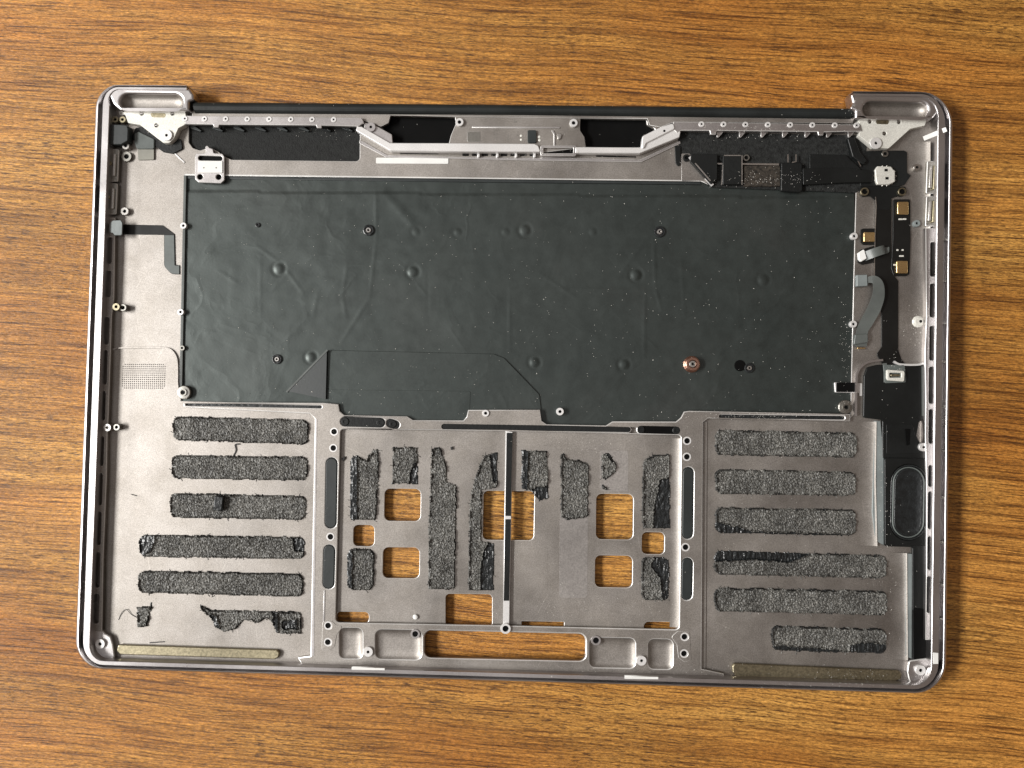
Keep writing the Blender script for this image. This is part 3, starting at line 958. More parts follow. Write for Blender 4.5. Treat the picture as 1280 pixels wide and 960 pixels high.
lip = plate('rear_lip', [(240, 138.6), (1066, 145), (1066, 154), (842, 152.5), (826, 159), (812, 156.5), (809, 148.2), (725.5, 147.8), (569, 145.9), (488, 144.2), (485.5, 153.7), (476, 158), (452, 150), (240, 147)],
            3.02, 5.0, M['aluminium'], case, bev=0.12)
deck = plate('centre_deck', rnd([(568.5, 145), (725.5, 147.5), (725, 163), (730.5, 171), (732, 184), (676, 191), (565, 189), (561, 180), (563.6, 169), (570, 154)], 1.5), 3.02, 4.6, M['aluminium'], case, bev=0.2)
for x, y in ((574.3, 152.5), (717, 153.5)):
    standoff(x, y, 4.6, 1.1, 5.2, M['bright_aluminium'], deck, hole=.45)
plate('deck_rib', [(590, 157.5), (700, 158.5), (700, 160.5), (590, 159.5)], 4.5, 4.95, M['machined_aluminium'], deck, bev=0.15)
plate('deck_rib', [(689, 163), (692, 163), (694, 167), (694, 182), (692, 182), (692, 168)], 4.5, 4.95, M['machined_aluminium'], deck, bev=0.12)
plate('deck_label', rect(584, 164.5, 600.5, 177.5, 2), 4.5, 4.68, M['dull_steel'], deck, bev=0.05)
plate('black_chip', rect(659.5, 162.5, 670.5, 178.5, 2), 4.5, 5.4, M['pad_rubber'], deck, bev=0.15)
plate('deck_stud', rnd([(696.5, 166), (702.5, 168), (700.5, 174), (697, 174.5)], 1.5), 4.5, 5.2, M['steel'], deck, bev=0.15)
for x, y, r in ((651.5, 169.5, 1.6), (651.5, 174.5, 1.6), (674, 171, 1.8), (674.5, 175, 1.8)):
    lathe('solder_dot', x, y, 4.6, [(r * .326, 0), (r * .326, .1), (r * .2, .2)], M['white_metal'], deck, n=10)
for x, y in ((618, 164), (621, 164), (618, 168), (621, 168), (618, 172), (621, 172), (635, 170), (635, 174), (647, 165), (647, 169), (643.5, 152.2), (645.5, 152.2)):
    lathe('etched_dot', x, y, 4.6, [(.28, 0), (.28, .03)], M['dull_steel'], deck, n=8)

# dark fan openings with something black below
plate('fan_duct', [(465, 140), (578, 142), (578, 190), (465, 190)], 1.2, 1.6, M['black'], case, bev=0.05)
plate('fan_duct', [(715, 143), (830, 145), (830, 192), (715, 192)], 1.2, 1.6, M['black'], case, bev=0.05)
plate('duct_foam', [(232, 146), (454, 149), (454, 205), (232, 204)], 1.2, 2.0, M['foam_black'], case, bev=0.1)

# left vent rail
vl = plate('vent_rail', rnd([(231, 144.5), (452, 147), (455, 153), (448, 158), (420, 157.2), (402, 156.8), (402, 160), (396, 160), (395, 156.6), (274, 155.8), (273, 159), (267, 159), (266, 155.6), (231, 155)], .6), 4.4, 6.4, M['machined_aluminium'], case, bev=0.25)
for x in (231, 255.5, 282, 309, 336.3, 363.5, 390, 417):
    standoff(x, 148.2 + (x - 231) * .006, 6.35, .3, 3.6, M['bright_aluminium'], vl, hole=.34, name='rail_rivet')
for x in range(238, 450, 27):
    p = x
    plate('vent_fin', [(p, 156), (p + 2.5, 156), (p + 14, 163.5), (p + 12, 164.5), (p, 160)], 2.05, 3.2, M['pad_rubber'], vl, bev=0.1)
vr = plate('vent_rail', rnd([(842, 151.8), (1062, 155.5), (1076, 156), (1078, 164), (1030, 165), (1029, 169), (1023, 169), (1022, 164.6), (896, 163.3), (895, 168), (888, 168), (887, 163.2), (852, 163), (846, 166), (840, 160)], .6), 4.4, 6.4, M['machined_aluminium'], case, bev=0.25)
for x in (877, 904.6, 932, 960, 988, 1015.7, 1043.7, 1071):
    standoff(x, 155 + (x - 877) * .008, 6.35, .3, 3.6, M['bright_aluminium'], vr, hole=.34, name='rail_rivet')
for x in (896, 924, 951, 978, 1006, 1033, 1060):
    plate('vent_fin', [(x, 164), (x + 9, 164), (x + 2.5, 171.5), (x, 171.5)], 2.6, 4.9, M['machined_aluminium'], vr, bev=0.15)

# bright inner rails: the angled front edge of the duct
br = plate('duct_rail', rnd([(446, 158), (452, 158), (488, 178.5), (561, 178.7), (668, 179.5), (673, 182), (676, 190), (570, 189.5), (488, 188.5), (444.5, 163)], 1.5), 3.02, 6.2, M['bright_aluminium'], case, bev=0.3)
standoff(463.5, 158.7, 5.2, .9, 6, M['machined_aluminium'], br, hole=.3, name='screw_post')
plate('duct_arm', rnd([(455, 152.5), (470, 157), (490, 168), (491, 181), (484, 183), (480, 176), (465, 166), (455, 163)], 2), 3.02, 5.3, M['machined_aluminium'], br, bev=0.3)
plate('duct_foot', rnd([(449, 175), (456, 178), (484, 194), (570, 196), (676, 197.5), (678, 201), (570, 198.2), (482, 196.5), (449, 179)], .6), 3.0, 3.5, M['machined_aluminium'], br, bev=0.15)
br2 = plate('duct_rail', rnd([(719, 183.5), (800, 184.2), (803, 180), (842, 160), (851, 164), (849.5, 171.5), (800, 191.5), (719, 191.2)], 1.5), 3.02, 6.2, M['bright_aluminium'], case, bev=0.3)
plate('duct_arm', rnd([(803, 170), (826, 158.5), (842, 153.5), (844, 161), (808, 179), (805, 186), (801.5, 184)], 3), 3.02, 6.9, M['bright_aluminium'], br2, bev=0.35)
lathe('bore', 830.4, 163.6, 6.9, [(.5, 0), (.5, .04)], M['black'], br2, n=10)
plate('duct_foot', rnd([(676, 196.5), (800, 199.5), (850, 176), (851, 179), (802, 202.5), (676, 200.5)], .6), 3.0, 3.5, M['machined_aluminium'], br2, bev=0.15)
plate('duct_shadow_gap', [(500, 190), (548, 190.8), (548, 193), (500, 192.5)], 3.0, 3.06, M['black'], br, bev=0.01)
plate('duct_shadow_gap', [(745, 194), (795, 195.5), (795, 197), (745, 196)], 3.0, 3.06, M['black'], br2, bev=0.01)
for x in (598, 621.6, 645, 668):
    plate('duct_tooth', rect(x - 1.6, 191.5, x + 1.6, 196.5), 3.0, 4.6, M['bright_aluminium'], br, bev=0.15)
for x in range(582, 672, 12):
    plate('duct_slit', rect(x - 4, 191.8, x + 4, 195), 3.0, 3.07, M['black'], br, bev=0.01)
gp = plate('latch_frame', rect(675.5, 181.8, 720.5, 194.5, 2), 3.02, 5.9, M['machined_aluminium'], case, [rect(679.5, 184.5, 716.5, 191.5, 1)], bev=0.2)
plate('latch_opening', rect(678.5, 183.5, 717.5, 192.5), 3.03, 3.3, M['black'], gp, bev=0.02)
plate('white_label_bar', rect(470, 197, 560.5, 204.3, 1.2, .005, 0), 3.0, 3.25, M['white_plastic'], case, bev=0.05)

# ------------------------------------------------------------------ hinge covers and brackets
def hinge(outer, recess, brk, holes, boss, mark, endcap):
    hc = plate('hinge_cover', outer, 1.2, 8.3, M['case_wall'], case, [recess], bev=1.0, res=3)
    cx = sum(p[0] for p in recess) / len(recess); cy = sum(p[1] for p in recess) / len(recess)
    # the scooped recess: a half-pipe floor
    vs, fs = [], []
    m = len(recess)
    prof = [(1.06, 7.9), (.97, 6.6), (.82, 5.2), (.55, 4.5), (.2, 4.3)]
    for s, z in prof:
        for p in recess:
            q = W(cx + (p[0] - cx) * (1 - (1 - s) * .45), cy + (p[1] - cy) * s, 8.0)
            vs.append((q.x, q.y, z))
    for i in range(len(prof) - 1):
        for k in range(m):
            fs.append((i * m + k, i * m + (k + 1) % m, (i + 1) * m + (k + 1) % m, (i + 1) * m + k))
    fs.append(tuple(range((len(prof) - 1) * m, len(prof) * m)))
    sco = mesh('recess', vs, fs, M['aluminium'], hc, smooth=True)
    bb = bmesh.new(); bb.from_mesh(sco.data); bmesh.ops.recalc_face_normals(bb, faces=bb.faces)
    if sum(f.normal.z for f in bb.faces) < 0:
        bmesh.ops.reverse_faces(bb, faces=bb.faces)
    bb.to_mesh(sco.data); bb.free()
    plate('end_cap', endcap, 1.5, 6.5, M['black'], hc, bev=0.5)
    bk = plate('hinge_bracket', brk, 3.02, 6.0, M['white_metal'], case, [circ(x, y, 2.6, 12) for x, y in holes], bev=0.15)
    for x, y in holes:
        o = lathe('bracket_hole', x, y, 4.6, [(.85, 0), (.85, .9), (.55, .9), (.5, .3)], M['dull_steel'], bk, n=14)
        plate('clip', [(x - 2.2, y - .6), (x + 2.2, y - 1.6), (x + 2.2, y - .2), (x - 2.2, y + .8)], 5.5, 5.9, M['steel'], o, bev=0.05).parent = bk
    standoff(boss[0], boss[1], 6.0, .7, 7.2, M['bright_aluminium'], bk, hole=.26, name='screw_post')
    plate('worn_mark', mark, 5.98, 6.03, M['brass'], bk, bev=0.01)


hinge(rnd([(133, 113), (140, 109.6), (237, 110.3), (242, 118), (242, 124), (236, 126), (236, 138), (150, 138), (141, 130)], [4, 8, 3, 2, 2, 2, 2, 6, 4]), pill((159.5, 126.2), (218.5, 126.8), 9.6, 8),
      rnd([(153, 139), (158, 137), (231, 137.5), (232.5, 145), (231, 156), (223, 160), (217.5, 173), (212, 178.5), (204, 178.5), (175, 156), (160, 153.5), (157, 145)], [2, 2, 1, 1, 2, 4, 3, 5, 5, 4, 2, 2]),
      [(177.3, 142), (215.5, 142), (195.6, 156.6)], (208, 169), rnd([(187, 141), (208, 141.5), (206, 147), (190, 146.5)], 2), circ(239, 131, 5))
hinge(rnd([(1063.5, 117.5), (1071, 116.6), (1158, 119), (1172, 124), (1178, 134), (1166, 148), (1150, 149), (1069, 148), (1069, 139), (1063, 135), (1066, 128)], [2, 2, 8, 8, 6, 4, 4, 2, 2, 2, 2]), pill((1089, 136), (1150.5, 137.4), 9.8, 8),
      rnd([(1071.6, 147), (1132.5, 147.5), (1142.5, 151), (1152, 147.5), (1158, 151), (1156, 157), (1138, 161), (1111, 185.5), (1092, 184), (1073.6, 169), (1077, 160)], [0, 1, 1.5, 1, 1, 1, 2, 3, 3, 1, 1]),
      [(1087.4, 152), (1123.8, 152.6), (1105.7, 166.8)], (1095, 178.8), rnd([(1094, 150), (1112, 150.5), (1110, 155.5), (1096, 155)], 2), circ(1069, 143, 3.5))

# ------------------------------------------------------------------ left side parts
sq = plate('black_block', rnd([(132, 157), (136, 154.5), (159, 156), (160.5, 162), (160, 176), (152, 180.5), (134, 181), (131, 178)], 2.5), 3.02, 7.2, M['pad_rubber'], case, bev=0.4)
for x, y in ((144, 149.3), (153, 149.3)):
    standoff(x, y, 4.2, 1.5, 4.2, M['brass'], case, hole=.45)
plate('small_clip', rnd([(147, 138), (157, 137), (158, 143), (150, 145)], 2), 3.02, 5.0, M['dull_steel'], case, bev=0.3)
standoff(157, 182.4, 3.0, 2.4, 4.6, M['steel'], case, hole=.45)
standoff(158, 195.6, 3.0, 1.2, 6.5, M['dull_steel'], case, hole=.5)
standoff(155.6, 264, 3.0, 1.6, 5.2, M['steel'], case, hole=.42)
plate('flat_bracket_shade', rnd([(163, 178), (169, 160), (178, 158), (204, 179), (214, 182), (226, 170), (228, 186), (216, 192), (204, 190), (190, 180), (176, 172)], 3), 3.02, 3.8, M['black_tape'], case, bev=0.15)  # dark part below the hinge bracket; its black also paints the shadow there
ft = plate('fabric_tab', rnd([(168, 167), (173, 164.5), (192.5, 174), (192.5, 186), (171, 186), (168, 179)], 2), 3.05, 4.4, M['grey_tape'], case, bev=0.2)
plate('tab_end', rnd([(172, 186), (192.5, 186), (192.5, 199.5), (172.5, 200)], 1), 3.02, 3.7, M['olive_tape'], ft, bev=0.15)
plate('bright_sliver', [(214, 188.5), (216, 188.5), (231, 202.5), (230, 204)], 3.0, 3.3, M['bright_aluminium'], case, bev=0.08)
cp = plate('contact_plate', rnd([(245, 192), (250, 191.5), (257, 191.5), (256.5, 183), (259, 181.5), (262, 185), (266, 186), (267, 191.5), (278, 192), (280.5, 196), (280.5, 225), (276, 229), (248, 228), (243.5, 224), (243.5, 196)], 2), 3.02, 4.4, M['machined_aluminium'], case,
           [pill((250.5, 197.4), (275, 198), 2.9), circ(250, 221, 3.5, 12), circ(273.2, 221.2, 3.5, 12)], bev=0.25)
plate('contact_backing', rect(246, 194, 278.5, 226), 3.05, 3.2, M['black'], cp, bev=0.02)
wb = plate('white_contact', rect(247, 201, 278, 216, 1), 4.3, 4.75, M['white_plastic'], cp, bev=0.1)
for x in (254.6, 270.2):
    lathe('contact_dot', x, 209.6, 4.75, [(.35, 0), (.35, .04)], M['dull_steel'], wb, n=8)

# USB-C port pockets, both walls
def port(x, y, flip, length=41):
    s = -1 if flip else 1
    o = plate('port_bracket', rect(x - 9.5, y, x + 9.5, y + length, 2, 0, -.04), 3.02, 5.2, M['dull_steel'], case, bev=0.3)
    plate('port_pad', rect(x - 4 - s * 3, y + 5, x + 2 - s * 3, y + length - 5, 1.5, 0, -.04), 5.1, 6.4, M['brass'], o, bev=0.25)
    plate('port_spring', rect(x + s * 4 - 2, y + 6, x + s * 4 + 1.5, y + length - 7, 1.2, 0, -.04), 5.1, 6.0, M['steel'], o, bev=0.2)
    plate('port_gap', rect(x - s * 8.2 - 1.6, y + 3, x - s * 8.2 + 1.6, y + length - 3, 1, 0, -.04), 5.15, 5.3, M['black'], o, bev=0.02)
    standoff(x - s * 3.4, y + length * .44, 6.3, .4, 3.3, M['brass'], o, hole=.4, name='port_rivet')


port(139.5, 186, False); port(137.5, 229, False, 39)
port(1168.5, 201, True); port(1167.5, 245, True, 38)
plate('white_block', rect(127.5, 220, 134.5, 231, 1), 5, 7.4, M['white_plastic'], case, bev=0.15)

# left flex cable with a pale tab
fx = plate('flex_cable', rnd([(150, 280.5), (203, 281.5), (218, 292.5), (219, 331), (224.5, 331.5), (224.5, 343), (214, 342.5), (205, 333), (205, 293.5), (152, 293)], [0, 3, 2, 1, 0, 0, 8, 8, 1, 0]), 3.02, 3.35, M['flex_black'], case, bev=0.08)
plate('flex_tail', rnd([(205.5, 294), (217.5, 294), (218.2, 332), (224, 332), (224, 342.5), (214, 342), (205.5, 333)], [0, 0, 1, 0, 0, 8, 8]), 3.3, 3.45, M['grey_tape'], fx, bev=0.04)
plate('cable_tab', rnd([(136.5, 279), (141, 275.5), (151, 275), (153, 279), (152.5, 294), (143, 294), (141, 291), (136.5, 291)], 2), 6.25, 7.0, M['bluish_tape'], case, bev=0.2)

# left wall standoffs
for x, y, m in ((145, 383.5, 'brass'), (134, 534.5, 'steel')):
    standoff(x, y, 3.0, 3.4, 4.8, M[m], case, hole=.42)
standoff(153.5, 384.5, 3.0, 2.6, 4.6, M['dull_steel'], case, hole=.55)
standoff(145.5, 534, 3.0, 2.6, 4.2, M['dull_steel'], case, hole=.5)

# left speaker chamber ridge and sound holes
path = smooth_path([(137, 437.5), (150, 435), (175, 434.3), (204, 434.8), (214, 438), (220, 447), (221.5, 460), (221.5, 478), (222.5, 488)], 5)
strip('chamber_ridge', [(x, y, 3.7) for x, y in path], [2.0] * len(path), M['aluminium'], case, thick=1.3)
vs, fs = [], []
for j in range(12):
    for i in range(22):
        if rnd and (j in (0, 11) and i in (0, 21)):
            continue
        q = W(154 + i * 2.5 - j * .1, 455.5 + j * 2.68 + i * .01, 3.03)
        b0 = len(vs)
        for k in range(6):
            a = k * math.pi / 3
            vs.append((q.x + .26 * math.cos(a), q.y + .26 * math.sin(a), 3.012))
        fs.append(tuple(range(b0, b0 + 6)))
tag(mesh('sound_holes', vs, fs, M['black'], case), kind='stuff')

# brass coloured front bars
for p in (([(147, 806), (346, 812.5), (349.5, 816), (348, 822), (343, 824.5), (150, 818.5), (145.5, 814)]), ([(918, 829.5), (1124, 838.5), (1128, 843), (1126, 849.5), (1118, 851.5), (921, 846.5), (916, 841), (915.5, 833)])):
    plate('front_bar', rnd(p, 3), 3.02, 4.6, M['brass'], case, bev=0.45, res=2)
plate('rim_tape', rect(439.5, 834.2, 481, 837.2, 0, .02), 7.6, 9.05, M['white_plastic'], case, bev=0.1)
plate('rim_tape', rect(781, 845.3, 823, 848.6, 0, .018), 7.6, 9.05, M['white_plastic'], case, bev=0.1)
plate('rim_tape', rect(1166.5, 816, 1173, 830, 0), 8.3, 8.85, M['white_plastic'], case, bev=0.1)

# ------------------------------------------------------------------ right rear corner: tapes, boards and ribbons
tb = plate('black_tape_field', rnd([(847, 165), (1072, 169), (1084, 178), (1080, 234), (1070, 241), (890, 234), (878, 226), (852, 226.5), (852, 199), (848, 180)], 1.5), 2.6, 3.12, M['foam_black'], case, bev=0.1)
plate('bare_ledge', rnd([(852, 192), (862, 192), (889, 230), (877, 226), (852, 225.4)], .5), 3.05, 3.2, M['aluminium'], tb, bev=0.05)
plate('hook', rnd([(843.5, 182), (851, 182), (851, 205), (848.5, 208.5), (844.5, 204)], 2), 3.0, 3.6, M['black_plastic'], case, bev=0.15)
ck = plate('corner_module', rnd([(864, 192), (897, 192.5), (896.5, 224), (889, 230.5), (863, 202)], 1), 3.1, 4.8, M['black_plastic'], case, bev=0.2)
strip('silver_edge', [(862, 196, 4.3), (875, 213, 4.3), (891, 231.5, 4.3)], 3.4, M['bright_aluminium'], ck, thick=1.0)
strip('silver_edge', [(869, 204, 4.95), (888, 226, 4.95)], 1.6, M['steel'], ck, thick=.3)
standoff(858.5, 197, 3.15, 1.0, 4.6, M['black_plastic'], case, hole=.5)
standoff(904, 197.5, 3.15, 1.0, 4.2, M['black_plastic'], case, hole=.5)
standoff(933, 197, 3.15, 1.0, 4.2, M['dull_steel'], case, hole=.6)
md = plate('square_module', rect(903.6, 194.5, 927, 230.5, 1), 3.1, 5.0, M['black_tape'], case, bev=0.25)
strip('module_edge', [(904, 206, 5.0), (903, 222, 4.6), (902, 231, 4.0)], 1.6, M['steel'], md, thick=.4)
strip('module_edge', [(927.5, 194, 5.0), (927.5, 231, 4.8)], 1.3, M['steel'], md, thick=.4)
strip('module_edge', [(905, 194.3, 5.05), (926, 194.3, 5.05)], 1.3, M['steel'], md, thick=.4)
plate('silver_bar', [(895, 203.5), (974, 204), (974, 207), (930, 206), (895, 205.3)], 3.2, 4.2, M['steel'], case, bev=0.15)
plate('brown_foam', rect(929.5, 207, 975.5, 233, 1), 3.1, 4.1, M['foam_brown'], case, bev=0.25)
plate('black_ribbon', rnd([(976.5, 203), (1003, 203), (1003.5, 238), (1000, 240.5), (976, 238.5)], 2), 3.1, 4.9, M['black_tape'], case, bev=0.4)
strip('silver_hook', [(985, 193, 5.0), (985, 203, 5.0)], 1.4, M['steel'], case, thick=.4)
strip('silver_hook', [(995, 193, 5.0), (995, 202, 5.0), (990, 203, 5.0)], 1.4, M['steel'], case, thick=.4)
plate('tape_strip', rnd([(1012, 192.5), (1058, 193.5), (1063, 199), (1078, 213), (1012, 211)], 1), 3.1, 4.5, M['black_tape'], case, bev=0.2)
plate('tape_strip', rnd([(1003.5, 210), (1060, 209.5), (1092, 214), (1090, 228), (1060, 228), (1004, 231)], 1), 3.1, 4.9, M['black_plastic'], case, bev=0.2)
plate('tape_strip', rnd([(1059, 172), (1068, 171), (1075, 190), (1084, 200), (1080, 206), (1066, 196)], 2), 3.1, 5.2, M['black_tape'], case, bev=0.3)
strip('silver_hook', [(1065, 193, 5.0), (1072, 200, 4.9), (1076, 208, 4.8)], 1.2, M['steel'], case, thick=.3)

# black board with the silver switch
pad = plate('corner_board', rnd([(1060, 189), (1130, 188), (1134, 190), (1134, 216), (1139, 219), (1137, 222), (1131, 231), (1122, 233), (1076, 233), (1074, 224), (1060, 226)], 2), 3.1, 3.7, M['black_tape'], case, bev=0.12)
sw = plate('silver_switch', rnd([(1094, 212), (1097, 207.5), (1114, 208), (1117, 212), (1119, 213), (1119, 227), (1112, 230.5), (1097, 230.5), (1095, 226)], 1.5), 3.7, 5.2, M['white_metal'], pad, bev=0.3)
sw2 = None
for x, y in ((1107.7, 212.6), (1108.8, 222.8)):
    plate('switch_window', rect(x - 2, y - 1.6, x + 2, y + 1.6), 5.1, 5.24, M['black'], sw, bev=0.02)
rg = random.Random(3)
for k in range(14):
    a = k / 14 * 2 * math.pi
    lathe('solder_blob', 1106.5 + 13.4 * math.cos(a), 219.5 + 12.4 * math.sin(a), 3.7, [(.5, 0), (.42, .3), (.2, .45)], M['dull_steel'], sw, n=8)
bx_ = plate('board_foot', rnd([(1076, 233), (1132, 233), (1134, 240), (1127, 246), (1122, 245), (1114, 248), (1114, 262), (1095, 262), (1094, 250), (1088, 245), (1078, 246), (1074, 240)], 2), 3.1, 3.6, M['black_plastic'], pad, bev=0.12)
for x, y in ((1081, 239.3), (1128, 239.3)):
    standoff(x, y, 3.5, 1.0, 5.2, M['brass'], pad, hole=.68)
standoff(1106.5, 192, 3.6, .7, 4.2, M['dull_steel'], pad, hole=.5)
standoff(1146.4, 209, 3.0, 1.6, 4.2, M['steel'], case, hole=.4)
standoff(1146.4, 279, 3.0, 1.6, 4.2, M['bluish_tape'], case, hole=.4)
lathe('white_paste', 1149, 402, 3.0, [(2.6, 0), (2.2, .5), (1.5, .8), (.6, .8)], M['white_metal'], case, n=11)
lathe('bore', 1151, 401.6, 3.82, [(.6, 0), (.6, .04)], M['black'], case, n=10)
strip('tape_stub', [(1155, 173, 6.4), (1166, 168.5, 7.2), (1183, 161.5, 9.3)], 5.5, M['white_plastic'], case, thick=.35)

# sensor board with gold contacts
pcb = plate('sensor_board', rnd([(1117, 249), (1138, 249), (1138.5, 300), (1137, 343), (1133, 345), (1117, 345), (1114, 335), (1116, 300)], 2), 3.05, 3.7, M['flex_black'], case, bev=0.15)
gp_ = rect(1121.8, 252, 1136, 268, 1.5)
plate('gold_contact', gp_, 3.7, 4.6, M['gold'], pcb, bev=0.25)
plate('gold_contact', rect(1120.6, 326, 1135, 341.6, 1.5), 3.7, 4.6, M['gold'], pcb, bev=0.25)
lb = plate('small_board', rnd([(1076, 287), (1079, 285.5), (1095, 285.5), (1095, 306), (1079, 306), (1075.5, 302)], 2), 3.05, 3.6, M['flex_black'], case, bev=0.12)
plate('gold_contact', rect(1079.7, 290, 1093.8, 302.3, 1.2), 3.6, 4.4, M['gold'], lb, bev=0.25)
for x, y, w in ((1126, 274, 2.6), (1131, 273.8, 2), (1122, 312.5, 1.2), (1128.5, 312.5, 1.2), (1127, 320, 2.8), (1118.5, 331, 1.6)):
    plate('solder_mark', rect(x - w, y - 1, x + w, y + 1, .5), 3.65, 3.9, M['white_metal'], pcb, bev=0.05)

# long black flex running down to the speaker
lf = plate('long_flex', rnd([(1095, 244), (1114.5, 244), (1114, 340), (1123, 351), (1123, 437), (1127, 449), (1132, 455), (1132, 478), (1104, 478), (1103, 455), (1096, 443), (1102, 434), (1102, 352), (1094, 345)], [0, 0, 3, 3, 3, 4, 2, 2, 2, 3, 3, 3, 3, 3]), 3.05, 3.5, M['flex_black'], case, bev=0.1)
strip('flex_edge', [(1094.5, 246, 3.8), (1095.5, 258, 3.8), (1094, 290, 3.8), (1093, 345, 3.8)], .9, M['steel'], lf, thick=.3)
strip('flex_connector_pad', [(1106, 454, 4.4), (1107, 466, 4.6), (1107, 478, 4.5)], [5, 5, 5], M['flex_grey'], lf)
cn = plate('flex_connector', rnd([(1108.5, 463), (1110, 462), (1130, 463.5), (1131, 466), (1130.5, 476), (1129, 477), (1110, 475.5), (1108.5, 473)], 1.2), 4.6, 5.8, M['white_metal'], lf, [rect(1112, 466, 1127, 472, 1)], bev=0.2)
plate('connector_core', rect(1113.5, 467.6, 1125, 470.6, 1), 4.7, 5.4, M['brass'], cn, bev=0.15)
plate('connector_pad', rnd([(1104, 456), (1131, 456), (1133, 478), (1106, 479)], 2), 4.2, 4.6, M['grey_tape'], lf, bev=0.12)

# ribbon loops with pale connector tips
rb = strip('ribbon_loop', [(x, y, z) for x, y, z in smooth_path([(1080, 321, 3.6), (1086, 318.5, 5.0), (1094, 315.5, 6.2), (1103, 312.5, 6.0), (1107, 311.5, 4.6), (1106, 311.6, 3.5)], 5)], 11, M['flex_grey'], case, thick=.2)
plate('connector_tip', rnd([(1073, 316), (1080.5, 311), (1084, 323), (1077, 327), (1074, 324)], 1.5), 3.1, 4.9, M['white_plastic'], rb, bev=0.3)
plate('ribbon_base', rnd([(1071, 318), (1076, 312), (1100, 305), (1112, 309), (1112, 326), (1094, 328), (1078, 331), (1072, 328)], 3), 3.03, 3.4, M['flex_black'], case, bev=0.1)
pth = smooth_path([(1084, 350, 4.6), (1093, 349.5, 5.2), (1098, 356, 5.4), (1098, 370, 5.2), (1093, 385, 4.9), (1085, 400, 4.6), (1078.5, 412, 4.6), (1077, 424, 4.8), (1076, 433, 4.2)], 5)
wid = [7, 10, 13, 15, 16, 15.5, 14, 14, 15]
ww = [wid[min(i // 5, 8)] + (wid[min(i // 5 + 1, 8)] - wid[min(i // 5, 8)]) * (i % 5) / 5 for i in range(len(pth))]
rb2 = strip('long_ribbon', pth, ww, M['flex_grey'], case, thick=.25)
plate('connector_tip', rnd([(1071, 343.5), (1084.5, 343), (1085, 357.5), (1071, 358)], 1), 3.1, 5.0, M['bluish_tape'], rb2, bev=0.3)
plate('connector_tip', rnd([(1069, 418), (1085, 417), (1085.5, 428), (1067, 431)], 1), 3.6, 5.4, M['flex_grey'], rb2, bev=0.3)
plate('connector_edge', [(1072, 434), (1082, 434.5), (1082, 436), (1072, 436)], 3.4, 4.0, M['gold'], rb2, bev=0.1)

# bluish tape ledges beside the speaker
plate('ledge_tape', [(1093, 526), (1101, 526), (1105, 570), (1105, 682), (1094, 675), (1090, 640)], 3.0, 3.9, M['bluish_tape'], case, bev=0.25)
plate('ledge_tape', [(1131, 692), (1140.5, 692), (1140, 824), (1132, 820)], 3.0, 3.9, M['bluish_tape'], case, bev=0.25)

# speaker
spk = plate('speaker_box', rnd([(1080, 470), (1084, 459), (1096, 456), (1157, 456), (1158.5, 520), (1149, 528), (1146, 545), (1150, 553), (1158, 556), (1160, 572), (1160.5, 690), (1162.5, 720), (1163, 826), (1152, 831), (1141, 826), (1140.5, 684), (1106, 683), (1105.5, 574), (1103, 571), (1103, 525), (1079, 522)],
                            [5, 5, 4, 3, 3, 4, 4, 3, 2, 1, 3, 3, 4, 5, 4, 2, 3, 2, 1, 3, 3]), 3.05, 4.1, M['black_plastic'], case, bev=0.3)
spk['label'] = 'black plastic loudspeaker box with oval cone'
plate('speaker_lid', rnd([(1105.8, 572.5), (1160.5, 573), (1160.5, 682.5), (1106.2, 682)], 2.5), 4.0, 5.1, M['black_plastic'], spk, [pill((1136.4, 603), (1135.6, 653), 23, 10)], bev=0.25)
# oval surround: revolved along the pill
vs, fs = [], []
pr = [(22.8, 5.0), (21.8, 5.25), (20.6, 4.6), (19.4, 4.5), (18.3, 5.3), (17.0, 5.55), (15.5, 5.2), (8, 5.12), (1, 5.1)]
for r_, z in pr:
    for p in pill((1136.4, 603.5), (1135.6, 652.5), r_, 14):
        q = W(p[0], p[1], z)
        vs.append((q.x, q.y, z))
m = len(vs) // len(pr)
for i in range(len(pr) - 1):
    for k in range(m):
        fs.append((i * m + k, (i + 1) * m + k, (i + 1) * m + (k + 1) % m, i * m + (k + 1) % m))
fs.append(tuple(range((len(pr) - 1) * m, len(pr) * m)))
dia = mesh('speaker_cone', vs, fs, M['film_black'], spk, smooth=True)
bb = bmesh.new(); bb.from_mesh(dia.data); bmesh.ops.recalc_face_normals(bb, faces=bb.faces)
if sum(f.normal.z for f in bb.faces) < 0:
    bmesh.ops.reverse_faces(bb, faces=bb.faces)
bb.to_mesh(dia.data); bb.free()
plate('speaker_rim', pill((1136.4, 603.5), (1135.6, 652.5), 20.0, 14), 4.7, 5.55, M['grey_tape'], spk, [pill((1136.4, 603.5), (1135.6, 652.5), 18.4, 14)], bev=0.2)
plate('speaker_foil', rnd([(1108, 530), (1140, 530), (1146, 548), (1150, 566), (1108, 568)], 2), 4.0, 4.25, M['black_tape'], spk, bev=0.08)
plate('speaker_tab', rnd([(1131, 536), (1138, 536), (1137, 556), (1133, 557)], 1), 4.2, 4.45, M['black'], spk, bev=0.05)
plate('speaker_cover_end', rnd([(1141.5, 760), (1162, 762), (1162, 826), (1152, 830), (1142, 824)], 3), 4.0, 4.5, M['black'], spk, bev=0.15)
strip('speaker_edge_highlight', [(1157.5, 690, 4.7), (1158, 770, 4.7)], 2.4, M['flex_grey'], spk, thick=.5)  # grey strips that paint highlights along the black box
strip('speaker_edge_highlight', [(1154, 458, 4.6), (1154.5, 520, 4.6)], 3.0, M['flex_grey'], spk, thick=.5)
standoff(1154.6, 559, 3.6, 2.0, 5.2, M['bright_aluminium'], case, hole=.3)
path = smooth_path([(1070, 520), (1070.5, 480), (1072, 466), (1078, 457), (1088, 452), (1104, 450)], 5)
